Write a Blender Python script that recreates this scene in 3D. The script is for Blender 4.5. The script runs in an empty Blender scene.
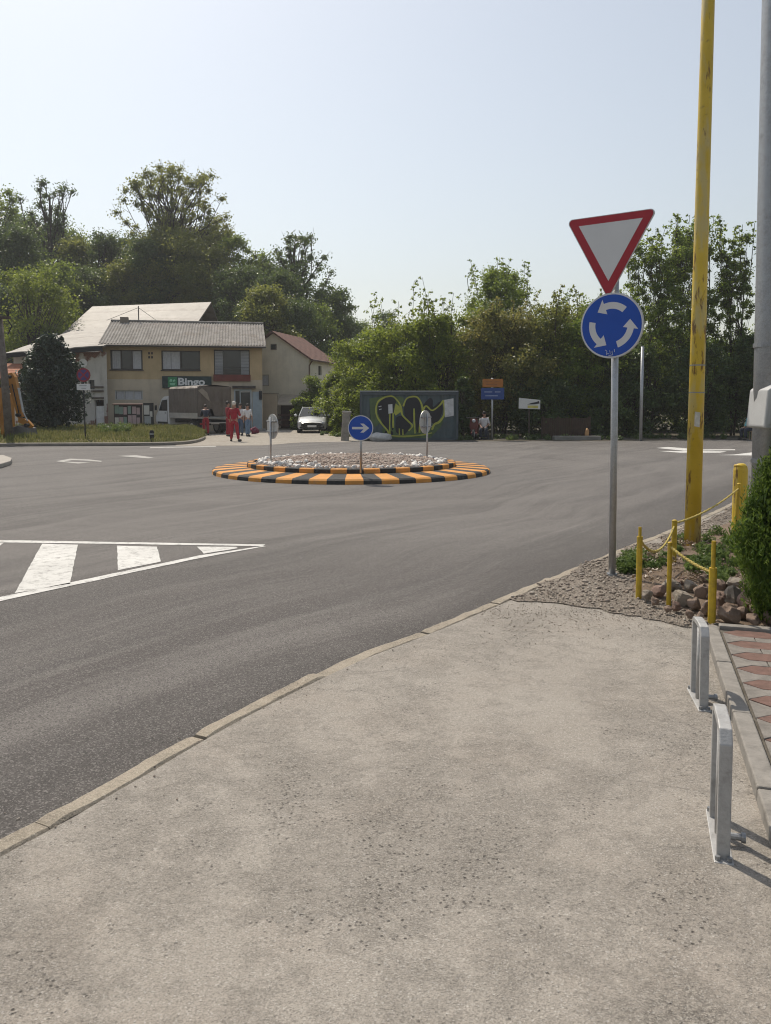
import bpy, math, random
import numpy as np
from mathutils import Vector, Matrix, noise as mnoise

R = math.radians
random.seed(7)
sc = bpy.context.scene
C = sc.collection

# ------------------------------------------------------------------ camera
W, H = 771, 1024
F, CX, CY, PITCH, CAMZ = 790.0, 385.5, 460.0, R(4.0), 1.6
cam_d = bpy.data.cameras.new('camera')
cam = bpy.data.objects.new('camera', cam_d)
C.objects.link(cam)
sc.camera = cam
cam.location = (0, 0, CAMZ)
cam.rotation_euler = (R(90) - PITCH, 0, 0)
cam_d.lens = F * 36.0 / H
cam_d.sensor_width = 36
cam_d.shift_y = -(H / 2 - CY) / H
cam_d.clip_start = 0.05
cam_d.clip_end = 6000


def ray(px, py):
    x = (px - CX) / F
    u = -(py - CY) / F
    return (x, math.cos(PITCH) + u * math.sin(PITCH), u * math.cos(PITCH) - math.sin(PITCH))


def P(px, py, d):
    x, y, z = ray(px, py)
    t = d / y
    return Vector((x * t, d, CAMZ + z * t))


def G(px, py, z=0.0):
    x, y, zz = ray(px, py)
    t = (z - CAMZ) / zz
    return Vector((x * t, y * t, z))


# ------------------------------------------------------------------ world / light
SUN_EL, SUN_AZ = R(55), R(-30)          # azimuth measured from +Y towards +X
world = bpy.data.worlds.new('World')
sc.world = world
world.use_nodes = True
nt = world.node_tree
bg = nt.nodes['Background']
sky = nt.nodes.new('ShaderNodeTexSky')
sky.sky_type = 'NISHITA'
sky.sun_disc = False
sky.sun_elevation = SUN_EL
sky.sun_rotation = SUN_AZ
sky.air_density = 1.45
sky.dust_density = 2.4
sky.ozone_density = 1.0
sky.altitude = 300
hs = nt.nodes.new('ShaderNodeHueSaturation')
hs.inputs['Saturation'].default_value = .54
nt.links.new(sky.outputs[0], hs.inputs['Color'])
nt.links.new(hs.outputs[0], bg.inputs[0])
bg.inputs[1].default_value = 0.108
sl = bpy.data.lights.new('sun', 'SUN')
sl.energy = 3.6
sl.angle = R(0.6)
sl.color = (1.0, 0.91, 0.78)
so = bpy.data.objects.new('sun', sl)
C.objects.link(so)
sd = Vector((math.sin(SUN_AZ) * math.cos(SUN_EL), math.cos(SUN_AZ) * math.cos(SUN_EL), math.sin(SUN_EL)))
so.rotation_euler = (-sd).to_track_quat('-Z', 'Y').to_euler()
so.location = (-20, 30, 40)
vs = sc.view_settings
vs.view_transform = 'Standard'
vs.look = 'None'
vs.exposure = 0.20
vs.gamma = 1
vs.use_curve_mapping = False
try:
    sc.cycles.use_denoising = True
    sc.cycles.denoiser = 'OPENIMAGEDENOISE'
    sc.cycles.pixel_filter_type = 'BLACKMAN_HARRIS'
    sc.cycles.filter_width = 1.1
    sc.cycles.max_bounces = 6
    sc.cycles.transparent_max_bounces = 6
    sc.cycles.use_adaptive_sampling = True
    sc.cycles.adaptive_threshold = 0.02
except Exception:
    pass


# ------------------------------------------------------------------ materials
class NB:
    """small node-tree helper"""

    def __init__(self, name):
        self.m = bpy.data.materials.new(name)
        self.m.use_nodes = True
        self.t = self.m.node_tree
        self.b = self.t.nodes['Principled BSDF']
        self.tc = self.t.nodes.new('ShaderNodeTexCoord')
        self.co = self.tc.outputs['Object']

    def n(self, typ, **kw):
        nd = self.t.nodes.new(typ)
        for k, v in kw.items():
            setattr(nd, k, v)
        return nd

    def l(self, a, b):
        self.t.links.new(a, b)

    def noise(self, scale, detail=5, rough=.6, co=None, dist=0.0):
        nd = self.n('ShaderNodeTexNoise')
        nd.inputs['Scale'].default_value = scale
        nd.inputs['Detail'].default_value = detail
        nd.inputs['Roughness'].default_value = rough
        nd.inputs['Distortion'].default_value = dist
        self.l(co or self.co, nd.inputs['Vector'])
        return nd.outputs['Fac']

    def voro(self, scale, feature='F1', co=None, out='Distance'):
        nd = self.n('ShaderNodeTexVoronoi', feature=feature)
        nd.inputs['Scale'].default_value = scale
        self.l(co or self.co, nd.inputs['Vector'])
        return nd.outputs[out]

    def ramp(self, fac, *stops):
        nd = self.n('ShaderNodeValToRGB')
        el = nd.color_ramp.elements
        while len(el) < len(stops):
            el.new(0.5)
        for e, (p, c) in zip(el, stops):
            e.position = p
            e.color = (c, c, c, 1) if not isinstance(c, tuple) else (*c, 1)
        self.l(fac, nd.inputs[0])
        return nd.outputs[0]

    def mix(self, fac, a, b, mode='MIX'):
        nd = self.n('ShaderNodeMix', data_type='RGBA', blend_type=mode)
        for sock, v in ((nd.inputs[0], fac), (nd.inputs[6], a), (nd.inputs[7], b)):
            if isinstance(v, bpy.types.NodeSocket):
                self.l(v, sock)
            elif isinstance(v, tuple):
                sock.default_value = (*v, 1)
            else:
                sock.default_value = v
        return nd.outputs[2]

    def math(self, op, a, b=None, c=None):
        nd = self.n('ShaderNodeMath', operation=op)
        for i, v in enumerate((a, b, c)):
            if v is None:
                continue
            if isinstance(v, bpy.types.NodeSocket):
                self.l(v, nd.inputs[i])
            else:
                nd.inputs[i].default_value = v
        return nd.outputs[0]

    def bump(self, h, strength=.3, dist=.01, prev=None):
        nd = self.n('ShaderNodeBump')
        nd.inputs['Strength'].default_value = strength
        nd.inputs['Distance'].default_value = dist
        self.l(h, nd.inputs['Height'])
        if prev is not None:
            self.l(prev, nd.inputs['Normal'])
        return nd.outputs[0]

    def fin(self, col, rough=.8, nrm=None, metal=0.0, spec=.4):
        for k, v in (('Base Color', col), ('Roughness', rough), ('Metallic', metal), ('Specular IOR Level', spec)):
            s = self.b.inputs[k]
            if isinstance(v, bpy.types.NodeSocket):
                self.l(v, s)
            elif isinstance(v, tuple):
                s.default_value = (*v, 1)
            else:
                s.default_value = v
        if nrm is not None:
            self.l(nrm, self.b.inputs['Normal'])
        return self.m


def mul(c, k):
    return tuple(min(1.0, x * k) for x in c)


def M(name, col, rough=.7, var=.18, scale=3.0, bump=.15, bscale=40, metal=0.0, spec=.4, dirt=0.0):
    b = NB(name)
    n1 = b.noise(scale, 6, .65)
    f = b.ramp(n1, (.3, 0.0), (.7, 1.0))
    c = b.mix(f, mul(col, 1 - var), mul(col, 1 + var))
    if dirt:
        n2 = b.noise(scale * .6, 8, .7)
        c = b.mix(b.math('MULTIPLY', b.ramp(n2, (.5, 0.0), (.75, 1.0)), dirt), c, (.09, .075, .06))
    nr = b.bump(b.noise(bscale, 4), bump, .01) if bump else None
    return b.fin(c, rough, nr, metal, spec)


def leafmat(name, c0, c1, c2, trans=.28, rough=.45, spec=.45):
    b = NB(name)
    at = b.n('ShaderNodeAttribute', attribute_name='tint')
    c = b.ramp(at.outputs['Fac'], (0.0, c0), (.5, c1), (1.0, c2))
    b.fin(c, rough, spec=spec)
    tr = b.n('ShaderNodeBsdfTranslucent')
    b.l(b.mix(.5, c, mul(c2, 1.5)), tr.inputs[0])
    mx = b.n('ShaderNodeMixShader')
    mx.inputs[0].default_value = trans
    b.l(b.b.outputs[0], mx.inputs[1])
    b.l(tr.outputs[0], mx.inputs[2])
    b.l(mx.outputs[0], b.t.nodes['Material Output'].inputs[0])
    return b.m


def asphalt():
    b = NB('road_asphalt')
    co = b.co
    # rings of tyre polish round the island, from the world position of the sheet
    sep = b.n('ShaderNodeSeparateXYZ')
    b.l(co, sep.inputs[0])
    dx = b.math('SUBTRACT', sep.outputs[0], ISL.x)
    dy = b.math('SUBTRACT', sep.outputs[1], ISL.y)
    r = b.math('SQRT', b.math('ADD', b.math('MULTIPLY', dx, dx), b.math('MULTIPLY', dy, dy)))
    cmb = b.n('ShaderNodeCombineXYZ')
    b.l(r, cmb.inputs[0])
    b.l(b.math('MULTIPLY', sep.outputs[0], .05), cmb.inputs[1])
    ring = b.ramp(b.noise(.9, 4, .6, co=cmb.outputs[0]), (.35, 0.0), (.68, 1.0))
    big = b.ramp(b.noise(.16, 5, .55), (.35, 0.0), (.65, 1.0))
    mid = b.ramp(b.noise(1.1, 6, .7), (.3, 0.0), (.75, 1.0))
    fine = b.noise(170, 2, .5)
    grit = b.voro(150, out='Color')
    # newer dark coat on the near lane
    near = b.math('SUBTRACT', b.math('MULTIPLY_ADD', sep.outputs[0], -.18, sep.outputs[1]), 8.6)
    near = b.math('ADD', near, b.math('MULTIPLY', b.noise(.5, 4), 1.6))
    nf = b.ramp(b.math('MULTIPLY_ADD', near, .12, .5), (.3, 1.0), (.75, 0.0))
    old = b.mix(ring, (.092, .083, .077), (.165, .152, .140))
    old = b.mix(b.math('MULTIPLY', big, .5), old, (.135, .129, .123))
    new = b.mix(big, (.066, .058, .054), (.094, .084, .078))
    c = b.mix(nf, old, new)
    c = b.mix(b.math('MULTIPLY', mid, .25), c, (.1, .093, .086))
    uu = b.math('ADD', b.math('MULTIPLY', sep.outputs[0], .57), b.math('MULTIPLY', sep.outputs[1], .82))
    vv_ = b.math('ADD', b.math('MULTIPLY', sep.outputs[0], -.82), b.math('MULTIPLY', sep.outputs[1], .57))
    vv_ = b.math('ADD', vv_, b.math('MULTIPLY', b.noise(.12, 2), 3.0))
    st = b.n('ShaderNodeCombineXYZ')
    b.l(b.math('MULTIPLY', uu, .07), st.inputs[0])
    b.l(vv_, st.inputs[1])
    c = b.mix(b.ramp(b.noise(1.6, 5, .65, co=st.outputs[0]), (.47, 0.0), (.62, .6)), c, (.175, .162, .150))
    c = b.mix(b.ramp(b.noise(1.1, 6, .7, co=st.outputs[0]), (.50, 0.0), (.62, .62)), c, (.062, .057, .054))
    oil = b.math('MULTIPLY', b.ramp(b.noise(3.2, 5, .7), (.66, 0.0), (.74, .6)), 1.0)
    c = b.mix(oil, c, (.05, .047, .045))
    # darker sealed strip that runs along the near kerb
    ds = b.math('ADD', b.math('MULTIPLY_ADD', sep.outputs[0], -.83, -1.08), b.math('MULTIPLY_ADD', sep.outputs[1], .56, -1.49))
    ds = b.math('ADD', ds, b.math('MULTIPLY_ADD', b.noise(1.3, 5), .9, -.45))
    c = b.mix(b.ramp(ds, (.30, .75), (1.0, 0.0)), c, (.052, .047, .044))
    gs = b.n('ShaderNodeSeparateColor')
    b.l(grit, gs.inputs[0])
    c = b.mix(b.ramp(gs.outputs[0], (.58, 0.0), (1.0, .6)), c, (.25, .232, .218))
    c = b.mix(b.ramp(gs.outputs[1], (.55, 0.0), (1.0, .8)), c, (.035, .032, .030))
    nr = b.bump(b.voro(150), .45, .004)
    nr = b.bump(fine, .3, .004, nr)
    return b.fin(c, b.ramp(fine, (.2, .72), (.8, .95)), nr, spec=.3)


def footpath_mat(k=(1.12, 1.14, 1.17)):
    b = NB('footpath_concrete')
    big = b.ramp(b.noise(.7, 6, .6, dist=.4), (.3, 0.0), (.7, 1.0))
    mid = b.noise(4.2, 10, .78, dist=.15)
    worn = b.ramp(b.math('ADD', mid, b.math('MULTIPLY_ADD', b.noise(.55, 3), .5, -.25)), (.46, 0.0), (.68, 1.0))
    fine = b.noise(150, 3, .6)
    grit = b.voro(210, out='Color')
    gs = b.n('ShaderNodeSeparateColor')
    b.l(grit, gs.inputs[0])
    c = b.mix(big, (.268, .237, .200), (.312, .281, .240))
    c = b.mix(b.ramp(b.noise(1.7, 5, .6), (.5, 0.0), (.8, .5)), c, (.285, .238, .192))
    exposed = b.mix(b.ramp(gs.outputs[0], (.2, 0.0), (.95, 1.0)), (.105, .092, .077), (.36, .325, .275))
    c = b.mix(b.math('MULTIPLY', worn, .62), c, exposed)
    c = b.mix(b.ramp(b.noise(60, 4, .7), (.52, 0.0), (.72, .55)), c, (.14, .124, .105))
    c = b.mix(b.ramp(b.noise(75, 4, .7), (.56, 0.0), (.74, .5)), c, (.42, .39, .345))
    c = b.mix(b.math('MULTIPLY', b.ramp(fine, (.35, 1.0), (.52, 0.0)), .45), c, (.10, .09, .078))
    pit = b.voro(52)
    hole = b.math('MULTIPLY', b.ramp(pit, (.10, 1.0), (.30, 0.0)), b.ramp(b.math('ADD', b.noise(4.5, 5, .75), b.math('MULTIPLY_ADD', b.noise(.6, 3), .7, -.35)), (.50, 0.0), (.62, 1.0)))
    c = b.mix(b.math('MULTIPLY', hole, .85), c, (.07, .062, .055))
    c = b.mix(b.ramp(gs.outputs[2], (.9, 0.0), (1.0, .6)), c, (.42, .39, .35))
    # thin long cracks and scratches
    sc_ = b.n('ShaderNodeMapping')
    sc_.inputs['Scale'].default_value = (.55, 2.6, 1)
    sc_.inputs['Rotation'].default_value = (0, 0, R(-24))
    wq = b.n('ShaderNodeTexNoise')
    wq.inputs['Scale'].default_value = 1.7
    b.l(b.co, wq.inputs['Vector'])
    b.l(b.mix(.22, b.co, wq.outputs['Color'], 'ADD'), sc_.inputs[0])
    crk = b.voro(.9, 'DISTANCE_TO_EDGE', co=sc_.outputs[0])
    crk = b.math('MULTIPLY', b.ramp(crk, (.0, 1.0), (.010, 0.0)), b.ramp(b.noise(1.1, 3), (.52, 0.0), (.62, .4)))
    c = b.mix(crk, c, (.13, .115, .1))
    h = b.math('ADD', b.math('MULTIPLY', worn, -.25), b.math('MULTIPLY', hole, -1.0))
    nr = b.bump(h, .6, .012)
    nr = b.bump(b.voro(210), .45, .004, nr)
    nr = b.bump(fine, .5, .004, nr)
    c = b.mix(1.0, c, k, 'MULTIPLY')
    rough_ = b.math('MULTIPLY', b.noise(38, 5, .75), b.math('MULTIPLY_ADD', worn, .75, .25))
    nr = b.bump(rough_, .9, .022, nr)
    return b.fin(c, .92, nr, spec=.25)


def gravel_mat(name, c0, c1, scale=28):
    b = NB(name)
    v = b.n('ShaderNodeTexVoronoi')
    v.inputs['Scale'].default_value = scale
    b.l(b.co, v.inputs['Vector'])
    gs = b.n('ShaderNodeSeparateColor')
    b.l(v.outputs['Color'], gs.inputs[0])
    c = b.mix(gs.outputs[0], c0, c1)
    c = b.mix(b.ramp(gs.outputs[1], (.75, 0.0), (1.0, .7)), c, (.42, .38, .33))
    c = b.mix(b.ramp(b.noise(1.2, 5), (.4, 0.0), (.7, .55)), c, mul(c0, .9))
    nr = b.bump(v.outputs['Distance'], .9, .03)
    nr = b.bump(b.noise(90, 3), .4, .006, nr)
    return b.fin(c, .92, nr, spec=.2)


def yellow_pole_mat():
    b = NB('yellow_paint')
    mp = b.n('ShaderNodeMapping')
    mp.inputs['Scale'].default_value = (7, 7, 1.6)
    b.l(b.co, mp.inputs[0])
    n = b.noise(1.6, 7, .7, co=mp.outputs[0])
    c = b.mix(b.ramp(b.noise(1.3, 5), (.35, 0.0), (.65, 1.0)), (.52, .355, .026), (.66, .47, .055))
    faded = b.ramp(b.noise(.9, 6, .6, co=mp.outputs[0]), (.49, 0.0), (.60, .75))
    c = b.mix(faded, c, (.50, .42, .20))
    rust = b.ramp(n, (.56, 0.0), (.62, 1.0))
    c = b.mix(b.math('MULTIPLY', rust, .85), c, (.12, .05, .025))
    c = b.mix(b.ramp(b.noise(14, 5, .7), (.6, 0.0), (.72, .7)), c, (.20, .13, .05))
    nr = b.bump(n, .5, .006)
    return b.fin(c, .5, nr)


def galv_mat(name='galvanised_steel', col=(.42, .43, .44)):
    b = NB(name)
    c = b.mix(b.ramp(b.voro(190, out='Color'), (.2, 0.0), (.9, 1.0)), mul(col, .9), mul(col, 1.08))
    c = b.mix(b.ramp(b.noise(26, 6, .75), (.5, 0.0), (.72, .5)), c, (.24, .21, .18))
    c = b.mix(b.ramp(b.noise(9, 6, .7), (.55, 0.0), (.75, .6)), c, mul(col, .5))
    return b.fin(c, b.ramp(b.noise(20, 4), (.3, .38), (.7, .6)), b.bump(b.noise(60, 4), .12, .004), .75)


def corr_mat():
    b = NB('asbestos_sheet')
    c = b.mix(b.ramp(b.noise(2.2, 8, .75), (.35, 0.0), (.68, 1.0)), (.14, .125, .11), (.33, .31, .285))
    c = b.mix(b.ramp(b.noise(.7, 6, .7), (.55, 0.0), (.7, .5)), c, (.21, .155, .115))
    c = b.mix(b.ramp(b.noise(9, 5, .7), (.6, 0.0), (.74, .7)), c, (.06, .055, .05))
    return b.fin(c, .9, b.bump(b.noise(30, 5), .4, .02))


def bright_roof_mat():
    b = NB('weathered_sheet_roof')
    c = b.mix(b.ramp(b.noise(.8, 7, .7), (.3, 0.0), (.7, 1.0)), (.155, .138, .118), (.295, .268, .232))
    sp = b.n('ShaderNodeSeparateXYZ')
    b.l(b.co, sp.inputs[0])
    row = b.math('FRACT', b.math('MULTIPLY', sp.outputs[1], .55))
    dash = b.ramp(b.noise(1.9, 3), (.48, 0.0), (.56, 1.0))
    line = b.math('MULTIPLY', b.ramp(row, (.22, 1.0), (.30, 0.0)), b.math('MULTIPLY_ADD', dash, .7, .25))
    c = b.mix(line, c, (.13, .11, .09))
    c = b.mix(b.ramp(b.noise(2.2, 7, .78), (.53, 0.0), (.64, .85)), c, (.13, .105, .085))
    return b.fin(c, .62, b.bump(b.noise(6, 5), .3, .03), spec=.5)


def plaster(name, col, patch=(.25, .2, .15), amt=.4, brick=0.0):
    b = NB(name)
    c = b.mix(b.ramp(b.noise(.9, 6, .65), (.35, 0.0), (.7, 1.0)), mul(col, .86), mul(col, 1.08))
    mp = b.n('ShaderNodeMapping')
    mp.inputs['Scale'].default_value = (2.6, 2.6, .45)
    b.l(b.co, mp.inputs[0])
    c = b.mix(b.math('MULTIPLY', b.ramp(b.noise(1.2, 7, .7, co=mp.outputs[0]), (.52, 0.0), (.75, 1.0)), amt), c, patch)
    if brick:
        bk = b.n('ShaderNodeTexBrick')
        bk.inputs['Scale'].default_value = 5
        bk.inputs['Color1'].default_value = (.22, .085, .05, 1)
        bk.inputs['Color2'].default_value = (.16, .07, .045, 1)
        bk.inputs['Mortar'].default_value = (.26, .23, .2, 1)
        rt = b.n('ShaderNodeMapping')
        rt.inputs['Rotation'].default_value = (R(90), 0, 0)
        b.l(b.co, rt.inputs[0])
        b.l(rt.outputs[0], bk.inputs['Vector'])
        c = b.mix(b.ramp(b.noise(.55, 4, .6), (.62 - brick * .2, 0.0), (.66 - brick * .2, 1.0)), c, bk.outputs['Color'])
    return b.fin(c, .92, b.bump(b.noise(18, 5), .3, .01), spec=.2)


def tile_mat(name, col):
    b = NB(name)
    w = b.n('ShaderNodeTexWave', wave_type='BANDS', bands_direction='Z')
    w.inputs['Scale'].default_value = 3.2
    w.inputs['Distortion'].default_value = .4
    b.l(b.co, w.inputs[0])
    c = b.mix(b.ramp(b.noise(3, 7, .7), (.35, 0.0), (.7, 1.0)), mul(col, .7), mul(col, 1.2))
    c = b.mix(b.ramp(b.voro(6, out='Color'), (.3, 0.0), (1.0, .4)), c, mul(col, .55))
    return b.fin(c, .85, b.bump(w.outputs['Fac'], .5, .05))


def soil_mat(name, c0, c1, scale=2.0):
    b = NB(name)
    c = b.mix(b.ramp(b.noise(scale, 8, .7), (.35, 0.0), (.65, 1.0)), c0, c1)
    c = b.mix(b.ramp(b.noise(scale * 14, 5, .7), (.5, 0.0), (.8, .6)), c, mul(c0, .6))
    return b.fin(c, .95, b.bump(b.noise(scale * 22, 5), .7, .03), spec=.15)


def paint_worn(name, col, under, amt=.45):
    b = NB(name)
    w = b.ramp(b.noise(9, 9, .8), (.50, 0.0), (.66, 1.0))
    c = b.mix(b.ramp(b.noise(1.4, 5), (.3, 0.0), (.7, 1.0)), mul(col, .85), mul(col, 1.08))
    c = b.mix(b.math('MULTIPLY', w, amt), c, under)
    return b.fin(c, .75, b.bump(b.voro(95), .4, .005), spec=.3)


# ------------------------------------------------------------------ mesh helpers
class MB:
    def __init__(self):
        self.v, self.f, self.mi = [], [], []

    def add(self, verts, faces, mi=0):
        o = len(self.v)
        self.v += [tuple(p) for p in verts]
        for f in faces:
            self.f.append(tuple(i + o for i in f))
            self.mi.append(mi)
        return self

    def box(self, c, s, rz=0.0, mi=0, rot=None):
        hx, hy, hz = s[0] / 2, s[1] / 2, s[2] / 2
        m = rot or Matrix.Rotation(rz, 3, 'Z')
        vs_ = [Vector(c) + m @ Vector((x, y, z)) for x in (-hx, hx) for y in (-hy, hy) for z in (-hz, hz)]
        return self.add(vs_, [(0, 1, 3, 2), (4, 6, 7, 5), (0, 4, 5, 1), (2, 3, 7, 6), (0, 2, 6, 4), (1, 5, 7, 3)], mi)

    def tube(self, pts, rad, n=8, cap=True, mi=0):
        pts = [Vector(p) for p in pts]
        if not hasattr(rad, '__len__'):
            rad = [rad] * len(pts)
        o = len(self.v)
        prev = None
        for i, p in enumerate(pts):
            a = pts[max(0, i - 1)]
            b = pts[min(len(pts) - 1, i + 1)]
            d = (b - a).normalized()
            if prev is None:
                u = d.orthogonal().normalized()
            else:
                u = (prev - d * prev.dot(d))
                u = u.normalized() if u.length > 1e-6 else d.orthogonal().normalized()
            prev = u
            w = d.cross(u)
            for k in range(n):
                t = 2 * math.pi * k / n
                self.v.append(tuple(p + (u * math.cos(t) + w * math.sin(t)) * rad[i]))
        for i in range(len(pts) - 1):
            for k in range(n):
                a = o + i * n + k
                b = o + i * n + (k + 1) % n
                self.f.append((a, b, b + n, a + n))
                self.mi.append(mi)
        if cap:
            self.f.append(tuple(o + k for k in reversed(range(n))))
            self.f.append(tuple(o + (len(pts) - 1) * n + k for k in range(n)))
            self.mi += [mi, mi]
        return self

    def prism(self, poly, fr, th, mi=0):
        """poly: 2-D outline (ccw); fr(u, v, w) -> 3-D, extruded from w=0 to w=th"""
        n = len(poly)
        vs_ = [fr(u, v, 0) for u, v in poly] + [fr(u, v, th) for u, v in poly]
        fs = [tuple(reversed(range(n))), tuple(range(n, 2 * n))]
        fs += [(i, (i + 1) % n, n + (i + 1) % n, n + i) for i in range(n)]
        return self.add(vs_, fs, mi)

    def quad(self, a, b, c, d, mi=0):
        return self.add([a, b, c, d], [(0, 1, 2, 3)], mi)

    def slab(self, a, b, c, d, th, mi=0):
        """thick sheet under the quad abcd"""
        q = [Vector(x) for x in (a, b, c, d)]
        nrm = (q[1] - q[0]).cross(q[3] - q[0]).normalized()
        lo = [x - nrm * th for x in q]
        return self.add(q + lo, [(0, 1, 2, 3), (7, 6, 5, 4), (0, 4, 5, 1), (1, 5, 6, 2), (2, 6, 7, 3), (3, 7, 4, 0)], mi)

    def ell(self, c, r, seg=12, ring=8, mi=0, wob=0.0, seed=0):
        o = len(self.v)
        for i in range(ring + 1):
            th = math.pi * i / ring
            for k in range(seg):
                ph = 2 * math.pi * k / seg
                d = Vector((math.sin(th) * math.cos(ph), math.sin(th) * math.sin(ph), math.cos(th)))
                s = 1 + (wob * mnoise.noise(d * 1.6 + Vector((seed * 7.1, seed * 3.3, 0))) if wob else 0)
                self.v.append((c[0] + d.x * r[0] * s, c[1] + d.y * r[1] * s, c[2] + d.z * r[2] * s))
        for i in range(ring):
            for k in range(seg):
                a = o + i * seg + k
                b = o + i * seg + (k + 1) % seg
                self.f.append((a, a + seg, b + seg, b))
                self.mi.append(mi)
        return self

    def build(self, name, mats, parent=None, smooth=False, bevel=0.0, org=None, link=True):
        me = bpy.data.meshes.new(name)
        vv = self.v
        if org is not None:
            vv = [(a - org[0], b - org[1], c - org[2]) for a, b, c in vv]
        me.from_pydata(vv, [], self.f)
        if not isinstance(mats, (list, tuple)):
            mats = [mats]
        for m in mats:
            me.materials.append(m)
        if len(mats) > 1:
            me.polygons.foreach_set('material_index', self.mi)
        if smooth:
            me.polygons.foreach_set('use_smooth', [True] * len(me.polygons))
        me.update()
        o = bpy.data.objects.new(name, me)
        if bevel:
            md = o.modifiers.new('bevel', 'BEVEL')
            md.width = bevel
            md.segments = 2
            md.limit_method = 'ANGLE'
        if link:
            C.objects.link(o)
        if parent is not None:
            o.parent = parent
        return o


def tag(o, label=None, cat=None, group=None, kind=None):
    if label:
        n = len(label.split())
        assert 4 <= n <= 16, (n, label)
        o['label'] = label
    if cat:
        o['category'] = cat
    if group:
        o['group'] = group
    if kind:
        o['kind'] = kind
    return o


def thing(name, label, cat, loc=(0, 0, 0), rz=0.0, group=None):
    o = bpy.data.objects.new(name, None)
    o.empty_display_size = .2
    C.objects.link(o)
    o.location = loc
    o.rotation_euler = (0, 0, rz)
    return tag(o, label, cat, group)


def copy_tree(o, parent=None):
    c = o.copy()
    C.objects.link(c)
    c.parent = parent
    for ch in list(o.children):
        copy_tree(ch, c)
    return c


def np_mesh(name, verts, faces, mats, tint=None, smooth=False, mi=None):
    """verts (N,3), faces (M,k) numpy"""
    me = bpy.data.meshes.new(name)
    verts = np.asarray(verts, dtype=np.float32)
    faces = np.asarray(faces, dtype=np.int32)
    k = faces.shape[1]
    me.vertices.add(len(verts))
    me.vertices.foreach_set('co', verts.ravel())
    me.loops.add(faces.size)
    me.loops.foreach_set('vertex_index', faces.ravel())
    me.polygons.add(len(faces))
    me.polygons.foreach_set('loop_start', np.arange(0, faces.size, k, dtype=np.int32))
    if not isinstance(mats, (list, tuple)):
        mats = [mats]
    for m in mats:
        me.materials.append(m)
    if smooth:
        me.polygons.foreach_set('use_smooth', np.ones(len(faces), dtype=bool))
    if mi is not None:
        me.polygons.foreach_set('material_index', np.asarray(mi, dtype=np.int32))
    me.update(calc_edges=True)
    if tint is not None:
        a = me.attributes.new('tint', 'FLOAT', 'FACE')
        a.data.foreach_set('value', np.asarray(tint, dtype=np.float32))
    return me


def link_mesh(name, me, parent=None, loc=None):
    o = bpy.data.objects.new(name, me)
    C.objects.link(o)
    if parent is not None:
        o.parent = parent
    if loc is not None:
        o.location = loc
    return o


def leaves(rng, cen, rad, cnt, L, Wd, up=.35, out=.5, flat=.8, ctint=None, spread=.22, droop=0.0, soft=False, upright=0.0):
    """leaf-sized rhombi scattered through clumps; returns verts, faces, tint"""
    cen = np.asarray(cen, float)
    rad = np.asarray(rad, float)
    idx = np.repeat(np.arange(len(cen)), cnt)
    n = len(idx)
    d = rng.normal(size=(n, 3))
    d /= np.linalg.norm(d, axis=1)[:, None]
    r = np.minimum(np.abs(rng.normal(0, .62, n)), 1.15) if soft else rng.random(n) ** .45
    off = d * (r * rad[idx])[:, None]
    off[:, 2] *= flat
    p = cen[idx] + off
    nr = rng.normal(size=(n, 3)) * .8 + d * out
    nr[:, 2] += up
    nr /= np.linalg.norm(nr, axis=1)[:, None]
    ref = rng.normal(size=(n, 3))
    if upright:
        ref = np.cross(nr, d * .6 + np.array([0, 0, upright]) + rng.normal(size=(n, 3)) * .35)
    t = np.cross(nr, ref)
    t /= np.linalg.norm(t, axis=1)[:, None] + 1e-9
    t[:, 2] -= droop
    b = np.cross(nr, t)
    s = rng.uniform(.65, 1.25, n)[:, None]
    t *= s * L * .5
    b *= s * Wd * .5
    v = np.empty((n, 4, 3))
    v[:, 0] = p - t
    v[:, 1] = p + b - t * .1
    v[:, 2] = p + t
    v[:, 3] = p - b - t * .1
    f = np.arange(n * 4).reshape(n, 4)
    ct = rng.random(len(cen)) if ctint is None else np.asarray(ctint)
    tint = np.clip(ct[idx] * .55 + .22 + rng.normal(size=n) * spread, 0, 1)
    return v.reshape(-1, 3), f, tint


def sm(a, b, x):
    t = min(1, max(0, (x - a) / (b - a)))
    return t * t * (3 - 2 * t)


# ------------------------------------------------------------------ key places
PZ = .10                                     # top of the footpath
ISL = G(352, 474)
ISL = Vector((ISL.x * 19.1 / ISL.y, 19.1, 0))

bark = soil_mat('bark', (.045, .036, .028), (.10, .082, .064), 5)
bark_pale = soil_mat('pale_bark', (.10, .09, .078), (.19, .17, .15), 6)
galv = galv_mat()
galv_d = galv_mat('dull_steel', (.30, .31, .32))
ypaint = yellow_pole_mat()
dark = M('dark_void', (.018, .018, .019), .8, .3)
glass = M('window_glass', (.02, .024, .028), .12, .2, bump=0, spec=.6)
white = M('white_paint', (.72, .71, .69), .6, .08, dirt=.25)
black_rub = M('black_rubber', (.025, .025, .026), .8, .2)

# ================================================================== SETTING
# ground sheet reaching the horizon
def ground_h(x, y):
    h = 8.6 * sm(57, 82, y) * sm(3.5, -17, x)
    h += 5.0 * sm(80, 150, y) * sm(15, -30, x)
    return h - .06


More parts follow.
